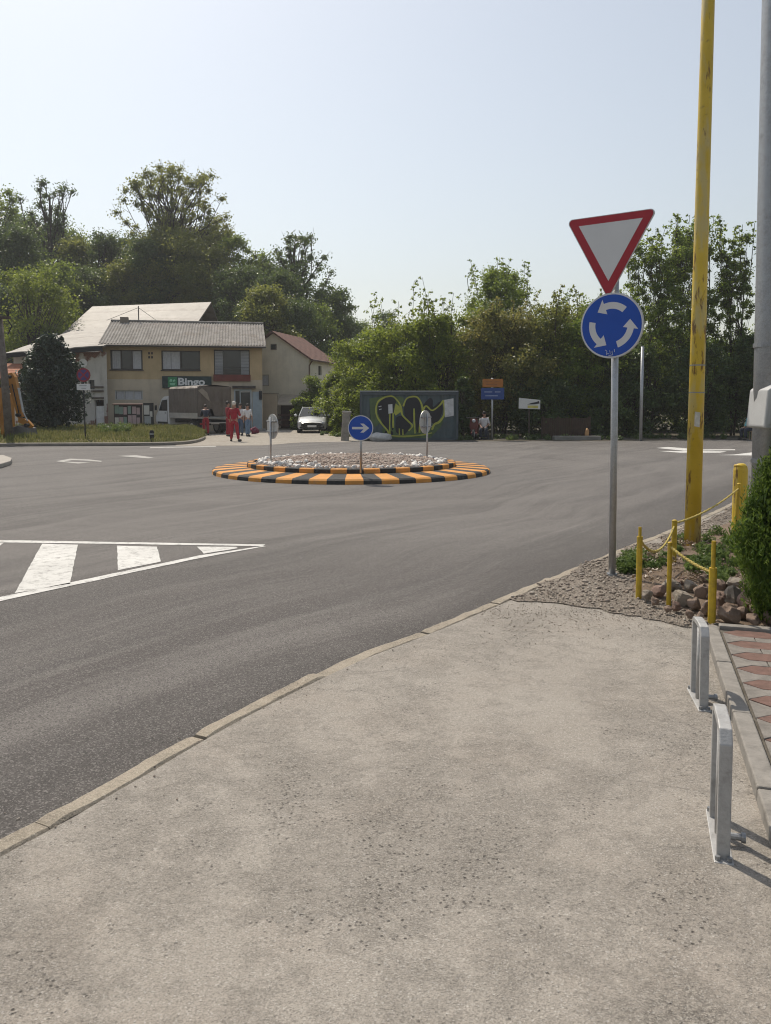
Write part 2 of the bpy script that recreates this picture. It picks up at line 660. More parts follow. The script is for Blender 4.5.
xs = np.concatenate([[-420, -300, -200], np.arange(-120, 121, 6), [200, 300, 420]])
ys = np.concatenate([[-60, -20, 0, 20, 40], np.arange(50, 181, 5), [250, 350, 480, 640]])
gv = np.array([(x, y, ground_h(x, y)) for y in ys for x in xs])
nx = len(xs)
gf = np.array([(j * nx + i, j * nx + i + 1, (j + 1) * nx + i + 1, (j + 1) * nx + i) for j in range(len(ys) - 1) for i in range(nx - 1)])
gm = np_mesh('ground', gv, gf, soil_mat('field_soil', (.075, .07, .035), (.15, .13, .075), .5), smooth=True)
tag(link_mesh('ground', gm), kind='structure')

# road: one asphalt sheet
rd = MB()
ry = list(np.arange(-12, 44, 2.0))
for i in range(len(ry) - 1):
    rd.quad((-60, ry[i], 0), (60, ry[i], 0), (60, ry[i + 1], 0), (-60, ry[i + 1], 0))
tag(rd.build('road', asphalt()), kind='structure')

# dusty yard between the verge and the container
yard_m = gravel_mat('yard_dust', (.27, .24, .20), (.36, .33, .285), 9)
yd = MB()
o = [G(175, 446), G(262, 445.6), (G(300, 442.6)), G(362, 441.5), Vector((-.9, 40, 0)), Vector((-.6, 70, 0)), Vector((-30, 70, 0)), Vector((-30, 42.5, 0)), P(150, 400, 39), P(185, 400, 36.5)]
yd.add([(p[0], p[1], .005) for p in o], [tuple(range(len(o)))])
tag(yd.build('yard', yard_m), kind='structure')

# strip of dirt under the hedge
st = MB()
o = [G(362, 441), G(470, 441.2), G(600, 441), G(700, 440.2), G(771, 439), Vector((40, 37, 0)), Vector((40, 70, 0)), Vector((-.9, 70, 0)), Vector((-1, 38, 0))]
st.add([(p[0], p[1], .010) for p in o], [tuple(range(len(o)))])
tag(st.build('hedge_soil', soil_mat('hedge_soil', (.07, .06, .045), (.14, .125, .095), 1.2)), kind='structure')

# ---- near footpath with the curving kerb
kp = [(-60, 905), (-420, 1060), (-160, 922), (0, 838), (120, 773), (235, 710), (352, 655), (440, 622), (525, 587), (612, 551), (668, 530), (720, 508), (752, 492), (771, 482)]
kw = [G(a, b, PZ) for a, b in kp]
kw = [kw[1] + (kw[1] - kw[2]).normalized() * 2.5] + kw[1:] + [Vector((9, 18.5, PZ)), Vector((15, 26, PZ)), Vector((24, 33, PZ))]


def cat(pts, n=8):
    out = []
    for i in range(len(pts) - 1):
        p0, p1, p2, p3 = pts[max(i - 1, 0)], pts[i], pts[i + 1], pts[min(i + 2, len(pts) - 1)]
        for k in range(n):
            t = k / n
            out.append(.5 * ((2 * p1) + (-p0 + p2) * t + (2 * p0 - 5 * p1 + 4 * p2 - p3) * t * t + (-p0 + 3 * p1 - 3 * p2 + p3) * t ** 3))
    out.append(pts[-1])
    return out


kc = cat(kw, 10)


def resample(pts, step):
    out = [pts[0]]
    acc = 0
    for a, b in zip(pts, pts[1:]):
        L = (b - a).length
        s = step - acc
        while s <= L:
            out.append(a.lerp(b, s / L))
            s += step
        acc = (acc + L) % step
    return out


ks = resample(kc, .05)
kerb_m = footpath_mat((1.24, 1.21, 1.13))
kerb_m.name = 'kerb_concrete'
kb = MB()


def knorm(i):
    d = (ks[min(i + 1, len(ks) - 1)] - ks[max(i - 1, 0)]).normalized()
    return Vector((d.y, -d.x, 0))                    # towards the footpath


KWID = .098
seg0 = 0
rk = random.Random(3)
i = 0
while i < len(ks) - 3:
    n = rk.choice([17, 19, 21])
    j = min(i + n, len(ks) - 1)
    dz, dr = rk.uniform(-.006, .008), rk.uniform(-.008, .008)
    rows = []
    for k in range(i, j + 1):
        p = ks[k] + knorm(k) * dr
        nn = knorm(k)
        e = 0
        if k == j and j < len(ks) - 1:
            p = p - (ks[k] - ks[k - 1]).normalized() * rk.uniform(.004, .014)
        w1 = .014 * mnoise.noise(p * 4) + .006 * mnoise.noise(p * 25)
        w2 = .012 * mnoise.noise(p * 5 + Vector((5, 0, 0))) + .004 * mnoise.noise(p * 27)
        z = PZ + dz + .004 * mnoise.noise(p * 9)
        if k in (i, j):
            z -= .006
        rows.append([p + nn * (-.012 + w1) + Vector((0, 0, -z - .12 + 0)) + Vector((0, 0, z)) , p + nn * w1 + Vector((0, 0, z - PZ - .016)), p + nn * (w1 + .014) + Vector((0, 0, z - PZ)),
                     p + nn * (KWID - .012 + w2) + Vector((0, 0, z - PZ)), p + nn * (KWID + w2) + Vector((0, 0, z - PZ - .012)), p + nn * (KWID + w2) + Vector((0, 0, -.12))])
    m = 6
    verts = [q for r_ in rows for q in r_]
    faces = [(a * m + b, (a + 1) * m + b, (a + 1) * m + b + 1, a * m + b + 1) for a in range(len(rows) - 1) for b in range(m - 1)]
    faces = [tuple(reversed(f)) for f in faces]
    faces += [tuple(range(m)), tuple(reversed([(len(rows) - 1) * m + b for b in range(m)]))]
    kb.add(verts, faces)
    i = j
kerb = tag(kb.build('kerb', kerb_m), kind='structure')

# footpath surface: from the kerb to beyond the frame, a fine sheet with slight unevenness
fp_m = footpath_mat()
fv, ff = [], []
cols = 60
rows_ = [k for k in range(0, len(ks), 4)]
FAR = 4.5
for k in rows_:
    p = ks[k] + knorm(k) * (KWID + .002 + max(0, .022 * mnoise.noise(ks[k] * 5) + .008 * mnoise.noise(ks[k] * 23)))
    for c in range(cols + 1):
        t = (c / cols) ** 1.6
        q = p + Vector((.8, -.6, 0)) * (t * 9)
        z = PZ - .002 + min(1, t * 40) * (.008 * mnoise.noise(q * .9) + .004 * mnoise.noise(q * 3.1))
        fv.append((q.x, q.y, z))
for a in range(len(rows_) - 1):
    for c in range(cols):
        b0 = a * (cols + 1) + c
        ff.append((b0, b0 + 1, b0 + cols + 2, b0 + cols + 1))
tag(link_mesh('footpath', np_mesh('footpath', fv, [f[::-1] for f in ff], fp_m, smooth=True)), kind='structure')
# dirt base below the footpath (fills the joints)
bs = MB()
bb = [ks[k] + knorm(k) * .01 for k in range(0, len(ks), 6)]
bs.add([(p.x, p.y, .045) for p in bb] + [(24, 2, .045), (8, -4, .045), (-4, -4, .045)], [tuple(reversed(range(len(bb) + 3)))])
tag(bs.build('footpath_base', soil_mat('joint_dirt', (.09, .08, .065), (.17, .15, .12), 6)), kind='structure')

# ---- gravel patch round the sign and the bed
gr_m = gravel_mat('gravel_patch', (.20, .168, .138), (.38, .33, .275), 75)
gpx = [(508, 596), (532, 589), (575, 572), (612, 557), (668, 535), (720, 513), (752, 497), (771, 487)]
gin = [(900, 560), (900, 640), (771, 634), (722, 630.5), (690, 627), (650, 618), (612, 612), (570, 606), (535, 600)]
pts = [G(a, b, PZ) for a, b in gpx] + [G(a, b, PZ) for a, b in gin]
gm_ = MB()
rough_pts = []
for a, b in zip(pts, pts[1:] + pts[:1]):
    for k in range(20):
        q = a.lerp(b, k / 20)
        rough_pts.append(q + Vector((mnoise.noise(q * 1.7), mnoise.noise(q * 1.7 + Vector((9, 0, 0))), 0)) * .16 + Vector((mnoise.noise(q * 9), mnoise.noise(q * 9 + Vector((9, 0, 0))), 0)) * .05)
gpoly = [(p.x, p.y) for p in rough_pts]


def inside(x, y, poly):
    c = False
    n = len(poly)
    for i in range(n):
        x0, y0 = poly[i]
        x1, y1 = poly[i - 1]
        if (y0 > y) != (y1 > y) and x < (x1 - x0) * (y - y0) / (y1 - y0) + x0:
            c = not c
    return c


gm_.prism(gpoly, lambda u, v, w: (u, v, PZ - .05 + w), .056)
tag(gm_.build('gravel_path', gr_m), kind='structure')

# loose pebbles
ICO_V = []
t_ = (1 + 5 ** .5) / 2
for a in (-1, 1):
    for b in (-t_, t_):
        ICO_V += [(0, a, b), (a, b, 0), (b, 0, a)]
ICO_V = np.array(ICO_V) / math.hypot(1, t_)


def hull_faces(v):
    f = []
    for i in range(12):
        for j in range(i + 1, 12):
            for k in range(j + 1, 12):
                n = np.cross(v[j] - v[i], v[k] - v[i])
                dd = (v - v[i]) @ n
                if (dd < 1e-6).all():
                    f.append((i, j, k))
                elif (dd > -1e-6).all():
                    f.append((i, k, j))
    return np.array(f)


ICO_F = hull_faces(ICO_V)


def pebbles(name, pos, size, mat, seed=0, flat=.6):
    rng = np.random.default_rng(seed)
    n = len(pos)
    v = ICO_V[None] * rng.uniform(.7, 1.25, (n, 12, 1)) * np.asarray(size)[:, None, None]
    v *= np.stack([rng.uniform(.8, 1.3, n), rng.uniform(.6, 1, n), rng.uniform(.4, flat + .2, n)], 1)[:, None]
    a = rng.random(n) * 6.28
    ca, sa = np.cos(a)[:, None], np.sin(a)[:, None]
    x = v[..., 0] * ca - v[..., 1] * sa
    y = v[..., 0] * sa + v[..., 1] * ca
    v = np.stack([x, y, v[..., 2]], -1) + np.asarray(pos)[:, None]
    f = (ICO_F[None] + (np.arange(n) * 12)[:, None, None]).reshape(-1, 3)
    t = np.repeat(rng.random(n), len(ICO_F))
    return np_mesh(name, v.reshape(-1, 3), f, mat, tint=t, smooth=True)


def pebble_mat(name, *cols):
    b = NB(name)
    at = b.n('ShaderNodeAttribute', attribute_name='tint')
    c = b.ramp(at.outputs['Fac'], *[(i / (len(cols) - 1), c) for i, c in enumerate(cols)])
    c = b.mix(b.ramp(b.noise(40, 4), (.3, 0.0), (.7, .5)), c, mul(cols[0], .8))
    return b.fin(c, .9, b.bump(b.noise(120, 3), .3, .004), spec=.2)


rg = np.random.default_rng(11)
pos = []
while len(pos) < 9500:
    x, y = rg.uniform(.7, 6), rg.uniform(4.6, 12)
    if inside(x, y, gpoly):
        pos.append((x, y, PZ + .012))
sz = rg.gamma(2.0, .0030, len(pos)) + .0035
peb_m = pebble_mat('pebbles', (.22, .18, .15), (.38, .33, .275), (.29, .235, .19), (.50, .455, .39))
tag(link_mesh('pebbles', pebbles('pebbles', pos, sz, peb_m, 3)), kind='stuff')
pos, sz = [], []
for _ in range(4200):                                # stones strayed on to the footpath and the gutter
    if rg.random() < .55:
        p = G(rg.uniform(480, 720), 602 + .06 * rg.uniform(0, 200) + rg.gamma(1.1, 9), PZ)
        z = PZ + .004
    else:
        k = rg.integers(20, len(ks) - 200)
        q = ks[k] - knorm(k) * rg.gamma(1.2, .09) if rg.random() < .55 else ks[k] + knorm(k) * (KWID + rg.gamma(1, .05))
        p = q
        z = .004 if (q - ks[k]).dot(knorm(k)) < 0 else PZ + .002
    pos.append((p.x, p.y, z))
    sz.append(min(.006, rg.gamma(2, .0010) + .001))
tag(link_mesh('loose_gravel', pebbles('loose_gravel', pos, sz, peb_m, 5)), kind='stuff')
pos, sz = [], []
for _ in range(500):
    p = G(rg.uniform(0, 771), rg.uniform(640, 1010), PZ)
    pos.append((p.x, p.y, PZ - .006))
    sz.append(rg.gamma(1.5, .0009) + .001)
tag(link_mesh('grit_gravel', pebbles('grit_gravel', pos, sz, pebble_mat('grit', (.10, .09, .08), (.2, .17, .14), (.30, .27, .24)), 6)), kind='stuff')

# ---- paved strip with its edging kerb
E0 = G(711, 633.5, PZ)          # far corner (edging centre line)
E1 = G(771, 812, PZ)
ax = (E1 - E0).normalized()                          # towards the camera along the edging
ay = Vector((-ax.y, ax.x, 0))                        # to the right (away from the footpath)
if ay.x < 0:
    ay = -ay
edge_m = M('edging_concrete', (.235, .218, .195), .9, .22, 12, .4, 60, dirt=.3)
eb = MB()
L = 0
while L < 6:
    ln = .775
    a, b = E0 + ax * (L + .004), E0 + ax * (L + ln - .004)
    m = (a + b) / 2
    eb.box((m.x, m.y, PZ - .02 + .03 + random.uniform(-.003, .003)), (ln - .008, .08, .10), math.atan2(ax.y, ax.x))
    L += ln
for k in range(5):
    m = E0 + ay * (.045 + .775 * (k + .5)) + ax * -.02
    eb.box((m.x, m.y, PZ + .012), (.767, .07, .10), math.atan2(ay.y, ay.x))
tag(eb.build('paving_kerb', edge_m, bevel=.008), kind='structure')
pv_red = M('red_paver', (.155, .090, .072), .9, .28, 16, .4, 90, dirt=.35)
pv_gray = M('grey_paver', (.195, .178, .158), .9, .24, 16, .4, 90, dirt=.3)
pb = MB()
zt = PZ + .045
PW, PH, PS = .36, .15, .245
for r in range(0, 26):
    for c in range(1, 10):
        v0, u0 = .10 + r * PS, .236 + (c - 1) * PW
        q_, e_ = PW / 4, PH / 2
        red = [(u0 - 2 * q_, v0), (u0 - q_, v0 - e_), (u0 + q_, v0 - e_), (u0 + 2 * q_, v0), (u0 + q_, v0 + e_), (u0 - q_, v0 + e_)]
        ga = [(u0 - 2 * q_, v0), (u0 - q_, v0 + e_), (u0, v0 + e_), (u0, v0 + PS - e_), (u0 - q_, v0 + PS - e_), (u0 - 2 * q_, v0 + PS)]
        gb2 = [(2 * u0 - a, b) for a, b in ga]
        for poly, mi in ((red, 0), (ga, 1), (gb2, 1)):
            cu = sum(p[0] for p in poly) / 6
            cv = sum(p[1] for p in poly) / 6
            poly = [(cu + (p[0] - cu) * .97, cv + (p[1] - cv) * .965) for p in poly]
            if max(p[0] for p in poly) < .06:
                continue
            poly = [(max(.046, p[0]), max(.02, p[1])) for p in poly]
            ar = sum(poly[i - 1][0] * poly[i][1] - poly[i][0] * poly[i - 1][1] for i in range(6)) / 2
            if abs(ar) < .002:
                continue
            if ar < 0:
                poly = poly[::-1]
            jz = random.uniform(-.0025, .0025)

            def fr(u, v, w, jz=jz):
                q = E0 + ay * u + ax * v
                return (q.x, q.y, zt - .05 + jz + w)
            pb.prism(poly[::-1] if ay.cross(ax).z < 0 else poly, fr, .05, mi)
tag(pb.build('pavement', [pv_red, pv_gray], bevel=.003), kind='structure')
ps = MB()
q = [E0 + ay * .03, E0 + ay * 4, E0 + ay * 4 + ax * 6.2, E0 + ay * .03 + ax * 6.2]
ps.add([(p.x, p.y, zt - .012) for p in q], [(0, 1, 2, 3) if ay.cross(ax).z > 0 else (3, 2, 1, 0)])
tag(ps.build('pavement_sand', soil_mat('joint_sand', (.14, .125, .10), (.22, .2, .17), 9)), kind='structure')

# ---- painted road markings
mk_m = paint_worn('road_paint', (.60, .59, .56), (.17, .16, .15), .85)


def marking(polys, name='road_marking', mk_m=mk_m):
    mb = MB()
    for poly in polys:
        q = [G(*p) for p in poly]
        # subdivide edges slightly jittered so the paint edge is not razor sharp
        out = []
        for a, b in zip(q, q[1:] + q[:1]):
            n = max(2, int((b - a).length / .12))
            for k in range(n):
                c = a.lerp(b, k / n)
                out.append(c + Vector((mnoise.noise(c * 9), mnoise.noise(c * 9 + Vector((3, 3, 3))), 0)) * .012)
        ar = sum(out[i - 1].x * out[i].y - out[i].x * out[i - 1].y for i in range(len(out)))
        if ar < 0:
            out = out[::-1]
        mb.add([(p.x, p.y, .004) for p in out], [tuple(range(len(out)))])
    return tag(mb.build(name, mk_m), kind='structure')


marking([[(-260, 538), (-260, 536.4), (0, 540.3), (265, 544.8), (262, 546.4), (0, 542.6)],
         [(-260, 646), (-260, 641), (0, 597.5), (200, 555.6), (262, 546.4), (266, 546.4), (200, 558.3), (0, 601.5)],
         [(42, 544), (78, 545), (70, 584), (15, 593.5)], [(117, 546), (157, 547), (161, 562), (118, 570.5)],
         [(197, 547), (236, 547), (238, 548.6), (204, 554)], [(-110, 541.5), (4, 543), (-20, 560), (-110, 612)]])
marking([[(56, 461.4), (70, 458.8), (90, 459.6), (102, 461), (101, 462), (88, 460.8), (72, 460.2), (64, 461.6), (90, 462.8), (78, 463.6)],
         [(118, 456), (136, 455.3), (154, 457.6), (148, 458.4)], [(150, 447.2), (216, 446), (216, 446.9), (150, 448.2)]], mk_m=paint_worn('faded_road_paint', (.40, .385, .36), (.17, .16, .15), .95))
marking([[(656, 448), (668, 447), (700, 449.5), (735, 449.4), (735, 450.3), (684, 450.8)], [(659, 451.2), (700, 451.0), (727, 451.5), (720, 452.8), (680, 452.8)],
         [(716, 455.2), (734, 454.6), (790, 448), (800, 449.5), (752, 455.6)]])

# small traffic island at the left edge
il = MB()
q = [(-40, 458.5), (4, 459), (12, 462), (11, 465), (2, 468), (-40, 476)]
q = [G(*p) for p in q]
il.prism([(p.x, p.y) for p in q][::-1] if True else None, lambda u, v, w: (u, v, w), .12)
tag(il.build('traffic_island_kerb', M('island_concrete', (.36, .33, .29), .9, .15, 3, .4, 40, dirt=.2), bevel=.02), kind='structure')

# ================================================================== ROUNDABOUT ISLAND
RO, RI = 3.32, 2.50
is_y = paint_worn('yellow_kerb_paint', (.60, .27, .06), (.24, .19, .13), .5)
is_k = paint_worn('black_kerb_paint', (.03, .03, .03), (.12, .11, .10), .5)
isl = thing('roundabout_island', 'round island with yellow and black striped kerbs and pebble filling', 'traffic island', ISL)
mb = MB()
NO = 56
for k in range(NO):
    for s in range(4):
        a0 = 2 * math.pi * (k + s / 4) / NO
        a1 = 2 * math.pi * (k + (s + 1) / 4) / NO
        pr = [(RO, 0), (RO - .01, .075), (RO - .05, .105), (RI + .02, .15), (RI + .02, 0)]
        v = [(r * math.cos(a), r * math.sin(a), z) for a in (a0, a1) for r, z in pr]
        mb.add(v, [(i, i + 5, i + 6, i + 1) for i in range(3)], k % 2)
mb.build('apron_kerb', [is_y, is_k], isl)
mb = MB()
NI = 44
for k in range(NI):
    for s in range(4):
        g = .02
        a0 = 2 * math.pi * (k + s / 4 + (g if s == 0 else 0)) / NI
        a1 = 2 * math.pi * (k + (s + 1) / 4 - (g if s == 3 else 0)) / NI
        pr = [(RI, .10), (RI, .235), (RI - .02, .25), (RI - .14, .25), (RI - .15, .14)]
        v = [(r * math.cos(a), r * math.sin(a), z) for a in (a0, a1) for r, z in pr]
        f = [(i, i + 5, i + 6, i + 1) for i in range(4)]
        if s == 0:
            f.append((0, 1, 2, 3, 4))
        if s == 3:
            f.append((9, 8, 7, 6, 5))
        mb.add(v, f, k % 2)
mb.build('inner_kerb', [is_y, is_k], isl)
mb = MB()
rr = [0, .6, 1.2, 1.8, 2.2, RI - .13]


def mound(x, y):
    r = math.hypot(x, y)
    return .20 + .17 * (1 - (r / RI) ** 2) + .02 * mnoise.noise(Vector((x * 2, y * 2, 0)))


v = [(0, 0, mound(0, 0))]
for r in rr[1:]:
    for k in range(48):
        a = 2 * math.pi * k / 48
        v.append((r * math.cos(a), r * math.sin(a), mound(r * math.cos(a), r * math.sin(a))))
f = [(0, 1 + k, 1 + (k + 1) % 48) for k in range(48)]
for j in range(len(rr) - 2):
    f += [(1 + j * 48 + k, 1 + (j + 1) * 48 + k, 1 + (j + 1) * 48 + (k + 1) % 48, 1 + j * 48 + (k + 1) % 48) for k in range(48)]
mb.add(v, f)
mb.build('gravel_bed', gravel_mat('island_gravel', (.24, .19, .16), (.44, .37, .32), 18), isl, smooth=True)
pos, sz = [], []
while len(pos) < 4200:
    a, r = rg.uniform(0, 6.283), math.sqrt(rg.random()) * (RI - .2)
    x, y = r * math.cos(a), r * math.sin(a)
    pos.append((ISL.x + x, ISL.y + y, mound(x, y)))
    sz.append(rg.uniform(.022, .05))
tag(link_mesh('island_pebbles', pebbles('island_pebbles', pos, sz, pebble_mat('river_pebbles', (.26, .19, .155), (.44, .36, .31), (.34, .28, .23), (.52, .46, .40)), 8)), kind='stuff')

# white painted stones ringing the gravel
wst_m = M('white_painted_stone', (.66, .635, .60), .85, .2, 9, .5, 30, dirt=.55)
protos = []
for s in range(4):
    m = MB().ell((0, 0, 0), (.12, .09, .07), 10, 7, wob=.9, seed=s + 2)
    me = m.build('stone', wst_m, smooth=True, link=False).data
    protos.append(me)
rs = random.Random(5)
first = True
spots = []
for k in range(96):
    a = 2 * math.pi * k / 96 + rs.uniform(-.02, .02)
    r = RI - .26 - abs(rs.gauss(0, .07))
    spots.append((r * math.cos(a), r * math.sin(a), rs.uniform(.35, .75)))
for _ in range(28):                                   # a looser drift of them towards the camera on both sides
    a = rs.choice([R(215), R(235), R(318), R(40), R(130)]) + rs.gauss(0, .18)
    r = RI - .45 - abs(rs.gauss(0, .22))
    spots.append((r * math.cos(a), r * math.sin(a), rs.uniform(.4, .85)))
for x, y, s in spots:
    o = bpy.data.objects.new('white_stone', protos[rs.randrange(4)])
    C.objects.link(o)
    o.location = (ISL.x + x, ISL.y + y, mound(x, y) + .02)
    o.rotation_euler = (rs.uniform(-.3, .3), rs.uniform(-.3, .3), rs.uniform(0, 6.28))
    o.scale = (s, s, s * rs.uniform(.8, 1.2))
    tag(o, 'white painted stone in the ring round the gravel of the roundabout island', 'stone', 'white stones on the roundabout')

# ================================================================== TRAFFIC SIGNS
sign_blue = M('sign_blue', (.010, .072, .40), .42, .08, 5, bump=0, spec=.4)
sign_red = M('sign_red', (.36, .018, .03), .42, .08, 5, bump=0, spec=.4)
sign_white = M('sign_white', (.62, .62, .62), .45, .04, 4, bump=0, spec=.4, dirt=.08)
sign_back = galv_mat('sign_back_metal', (.52, .52, .51))
scrib = M('scribble_white', (.45, .50, .60), .6, .1, bump=0)


def rpoly(pts, r, n=6):
    out = []
    m = len(pts)
    for i in range(m):
        p, a, b = Vector(pts[i]), Vector(pts[i - 1]), Vector(pts[(i + 1) % m])
        da, db = (a - p).normalized(), (b - p).normalized()
        ang = da.angle(db)
        t = r / math.tan(ang / 2)
        c = p + (da + db).normalized() * (r / math.sin(ang / 2))
        s, e = p + da * t - c, p + db * t - c
        a0, a1 = math.atan2(s.y, s.x), math.atan2(e.y, e.x)
        d = (a1 - a0 + math.pi) % (2 * math.pi) - math.pi
        out += [(c.x + r * math.cos(a0 + d * k / n), c.y + r * math.sin(a0 + d * k / n)) for k in range(n + 1)]
    return out


def circ(r, n=48, cx=0, cy=0):
    return [(cx + r * math.cos(2 * math.pi * k / n), cy + r * math.sin(2 * math.pi * k / n)) for k in range(n)]


def face_frame(c, roll=0.0, tilt=0.0):
    """sign-plane frame in local coordinates: u right, v up, w towards -Y (the front)"""
    m = Matrix.Rotation(tilt, 3, 'X') @ Matrix.Rotation(-roll, 3, 'Y')
    c = Vector(c)
    return lambda u, v, w: tuple(c + m @ Vector((u, -w, v)))


# ---- yield sign and roundabout sign on one post
base = G(612, 576, PZ)
YAW = R(-37)
ys_ = thing('traffic_sign', 'galvanised post with a tilted give way triangle over a blue roundabout disc', 'traffic sign', base, YAW)
zt_ = P(607, 246, base.y).z - base.z
zc = P(613, 326, base.y).z - base.z
zb = P(607, 292, base.y).z - base.z
mb = MB()
lean = -.012
mb.tube([(0, 0, -.05), (lean * .5, 0, 1.2), (lean * 2, 0, zb + .35)], .030, 14)
mb.build('post', galv, ys_, smooth=True)
mb = MB()
mb.tube([(0, 0, 0), (0, 0, .025)], [.05, .045], 14)
mb.build('base_collar', galv_d, ys_)
oc = (lean * 2, -.055, zc)
fr = face_frame(oc, R(0), R(1))
disc = MB().prism(circ(.278), fr, .012).build('round_sign_plate', sign_back, ys_)
MB().prism(circ(.274), lambda u, v, w: fr(u, v, .0125 + w), .0015).build('sign_rim', sign_white, disc)
MB().prism(circ(.262), lambda u, v, w: fr(u, v, .0145 + w), .001).build('blue_face', sign_blue, disc)


def arc_arrow(a0, a1, r, w, hw, n=14):
    hl = R(26)
    s = 1 if a1 > a0 else -1
    ae = a1 - s * hl
    o = [((r + w / 2) * math.cos(a0 + (ae - a0) * k / n), (r + w / 2) * math.sin(a0 + (ae - a0) * k / n)) for k in range(n + 1)]
    o += [((r + hw) * math.cos(ae), (r + hw) * math.sin(ae)), (r * math.cos(a1), r * math.sin(a1)), ((r - hw) * math.cos(ae), (r - hw) * math.sin(ae))]
    o += [((r - w / 2) * math.cos(ae + (a0 - ae) * k / n), (r - w / 2) * math.sin(ae + (a0 - ae) * k / n)) for k in range(n + 1)]
    return o


for a in (48, 168, 288):
    MB().prism(arc_arrow(R(a), R(a + 88), .170, .056, .067), lambda u, v, w: fr(u, v, .016 + w), .001).build('arrow', sign_white, disc)
mb = MB()
for pts_ in ([(-.05, -.205), (-.035, -.215), (-.038, -.25), (-.03, -.235), (-.015, -.24)], [(-.01, -.21), (-.005, -.24), (.012, -.215), (.015, -.245)], [(.03, -.2), (.032, -.225)], [(-.02, -.255), (.02, -.248)]):
    mb.tube([fr(u, v, .0175) for u, v in pts_], .003, 5)
mb.build('scribble', scrib, disc)
tc_ = (lean * 2 - .035, -.055, zb - .045)
fr2 = face_frame(tc_, R(-.5), R(0))
S, Ht = .80, .80 * math.sqrt(3) / 2
tri = MB().prism(rpoly([(0, -.02), (S / 2, Ht), (-S / 2, Ht)], .035), fr2, .012).build('triangle_plate', sign_back, ys_)
MB().prism(rpoly([(0, -.008), (S / 2 - .012, Ht - .006), (-S / 2 + .012, Ht - .006)], .03), lambda u, v, w: fr2(u, v, .0125 + w), .0015).build('red_border', sign_red, tri)
MB().prism([(0, .135), (S / 2 - .120, Ht - .066), (-S / 2 + .120, Ht - .066)], lambda u, v, w: fr2(u, v, .0145 + w), .001).build('white_face', sign_white, tri)
mb = MB()
for z in (zc - .15, zc + .15, zb + .25):
    mb.box((lean * 2, -.025, z), (.14, .05, .03))
mb.build('bracket', galv_d, ys_, bevel=.004)


def disc_sign(px, py, base_px, zbase, rad, yaw, label, front, group):
    b = G(px, base_px, zbase)
    t = thing('traffic_sign', label, 'traffic sign', b, yaw, group)
    zc_ = P(px, py, b.y).z - b.z
    MB().tube([(0, 0, -.1), (0, 0, zc_ + rad * .75)], .025, 10).build('post', galv, t, smooth=True)
    f_ = face_frame((0, -.045, zc_))
    d = MB().prism(circ(rad, 40), f_, .012).build('round_sign_plate', sign_back, t)
    MB().prism(circ(rad - .004, 40), lambda u, v, w: f_(u, v, .0125 + w), .0015).build('sign_rim', sign_white, d)
    MB().prism(circ(rad - .018, 40), lambda u, v, w: f_(u, v, .0145 + w), .001).build('blue_face', sign_blue, d)
    k = rad / .3
    ar = [(-.2, -.028), (.07, -.028), (-.005, -.105), (.075, -.105), (.205, 0), (.075, .105), (-.005, .105), (.07, .028), (-.2, .028)]
    MB().prism([(u * k, v * k) for u, v in ar], lambda u, v, w: f_(u, v, .016 + w), .001).build('arrow', sign_white, d)
    mb = MB()
    for dz in (-.12, .12):
        mb.box((0, -.012, zc_ + dz), (rad * 1.5, .04, .03))
    mb.build('bracket', galv_d, t, bevel=.004)
    return t


disc_sign(361, 428, 468, .30, .262, R(-6), 'blue disc with a white arrow on a thin post in the gravel island', True, 'keep right signs on the roundabout')
disc_sign(271, 426.5, 463, .27, .285, R(180 - 56), 'plain grey back of a round sign on the island, nearer the truck', False, 'keep right signs on the roundabout')
disc_sign(427, 422, 457.5, .25, .30, R(180 + 58), 'plain grey back of a round sign in front of the painted graffiti', False, 'keep right signs on the roundabout')

# ================================================================== POLES, BED, POSTS, RACKS
yb = G(692, 548, PZ)
t = thing('lamp_post', 'tall yellow painted steel pole with rust streaks beside the planting bed', 'pole', yb)
top = P(716, -260, yb.y)
tp = Vector((top.x - yb.x, 0, top.z - yb.z))
MB().tube([(0, 0, -.1), tuple(tp * .3), tuple(tp * .62), tuple(tp)], [.082, .074, .064, .054], 20).build('pole_shaft', ypaint, t, smooth=True)
mb = MB()
mb.tube([(.0, 0, -.02), (0, 0, .03)], [.115, .098], 16)
mb.build('base_flange', soil_mat('rusty_base', (.12, .06, .035), (.22, .15, .09), 9), t)
cb = MB()
for z in (1.62, 1.9):
    cb.tube([(tp.x * z / tp.z, 0, z), (tp.x * z / tp.z, 0, z + .012)], [.078, .078], 20)
cb.build('pole_band', galv_d, t)
sg = MB()
fz = lambda u, v, w: (tp.x * 1.3 / tp.z - .045 + u, -.077 - w, 1.28 + v)
sg.prism([(0, .0), (.055, -.01), (.058, .14), (.004, .15)], fz, .003)
sg.build('paper_notice', M('torn_paper', (.55, .53, .47), .9, .2, 14, dirt=.5), t)

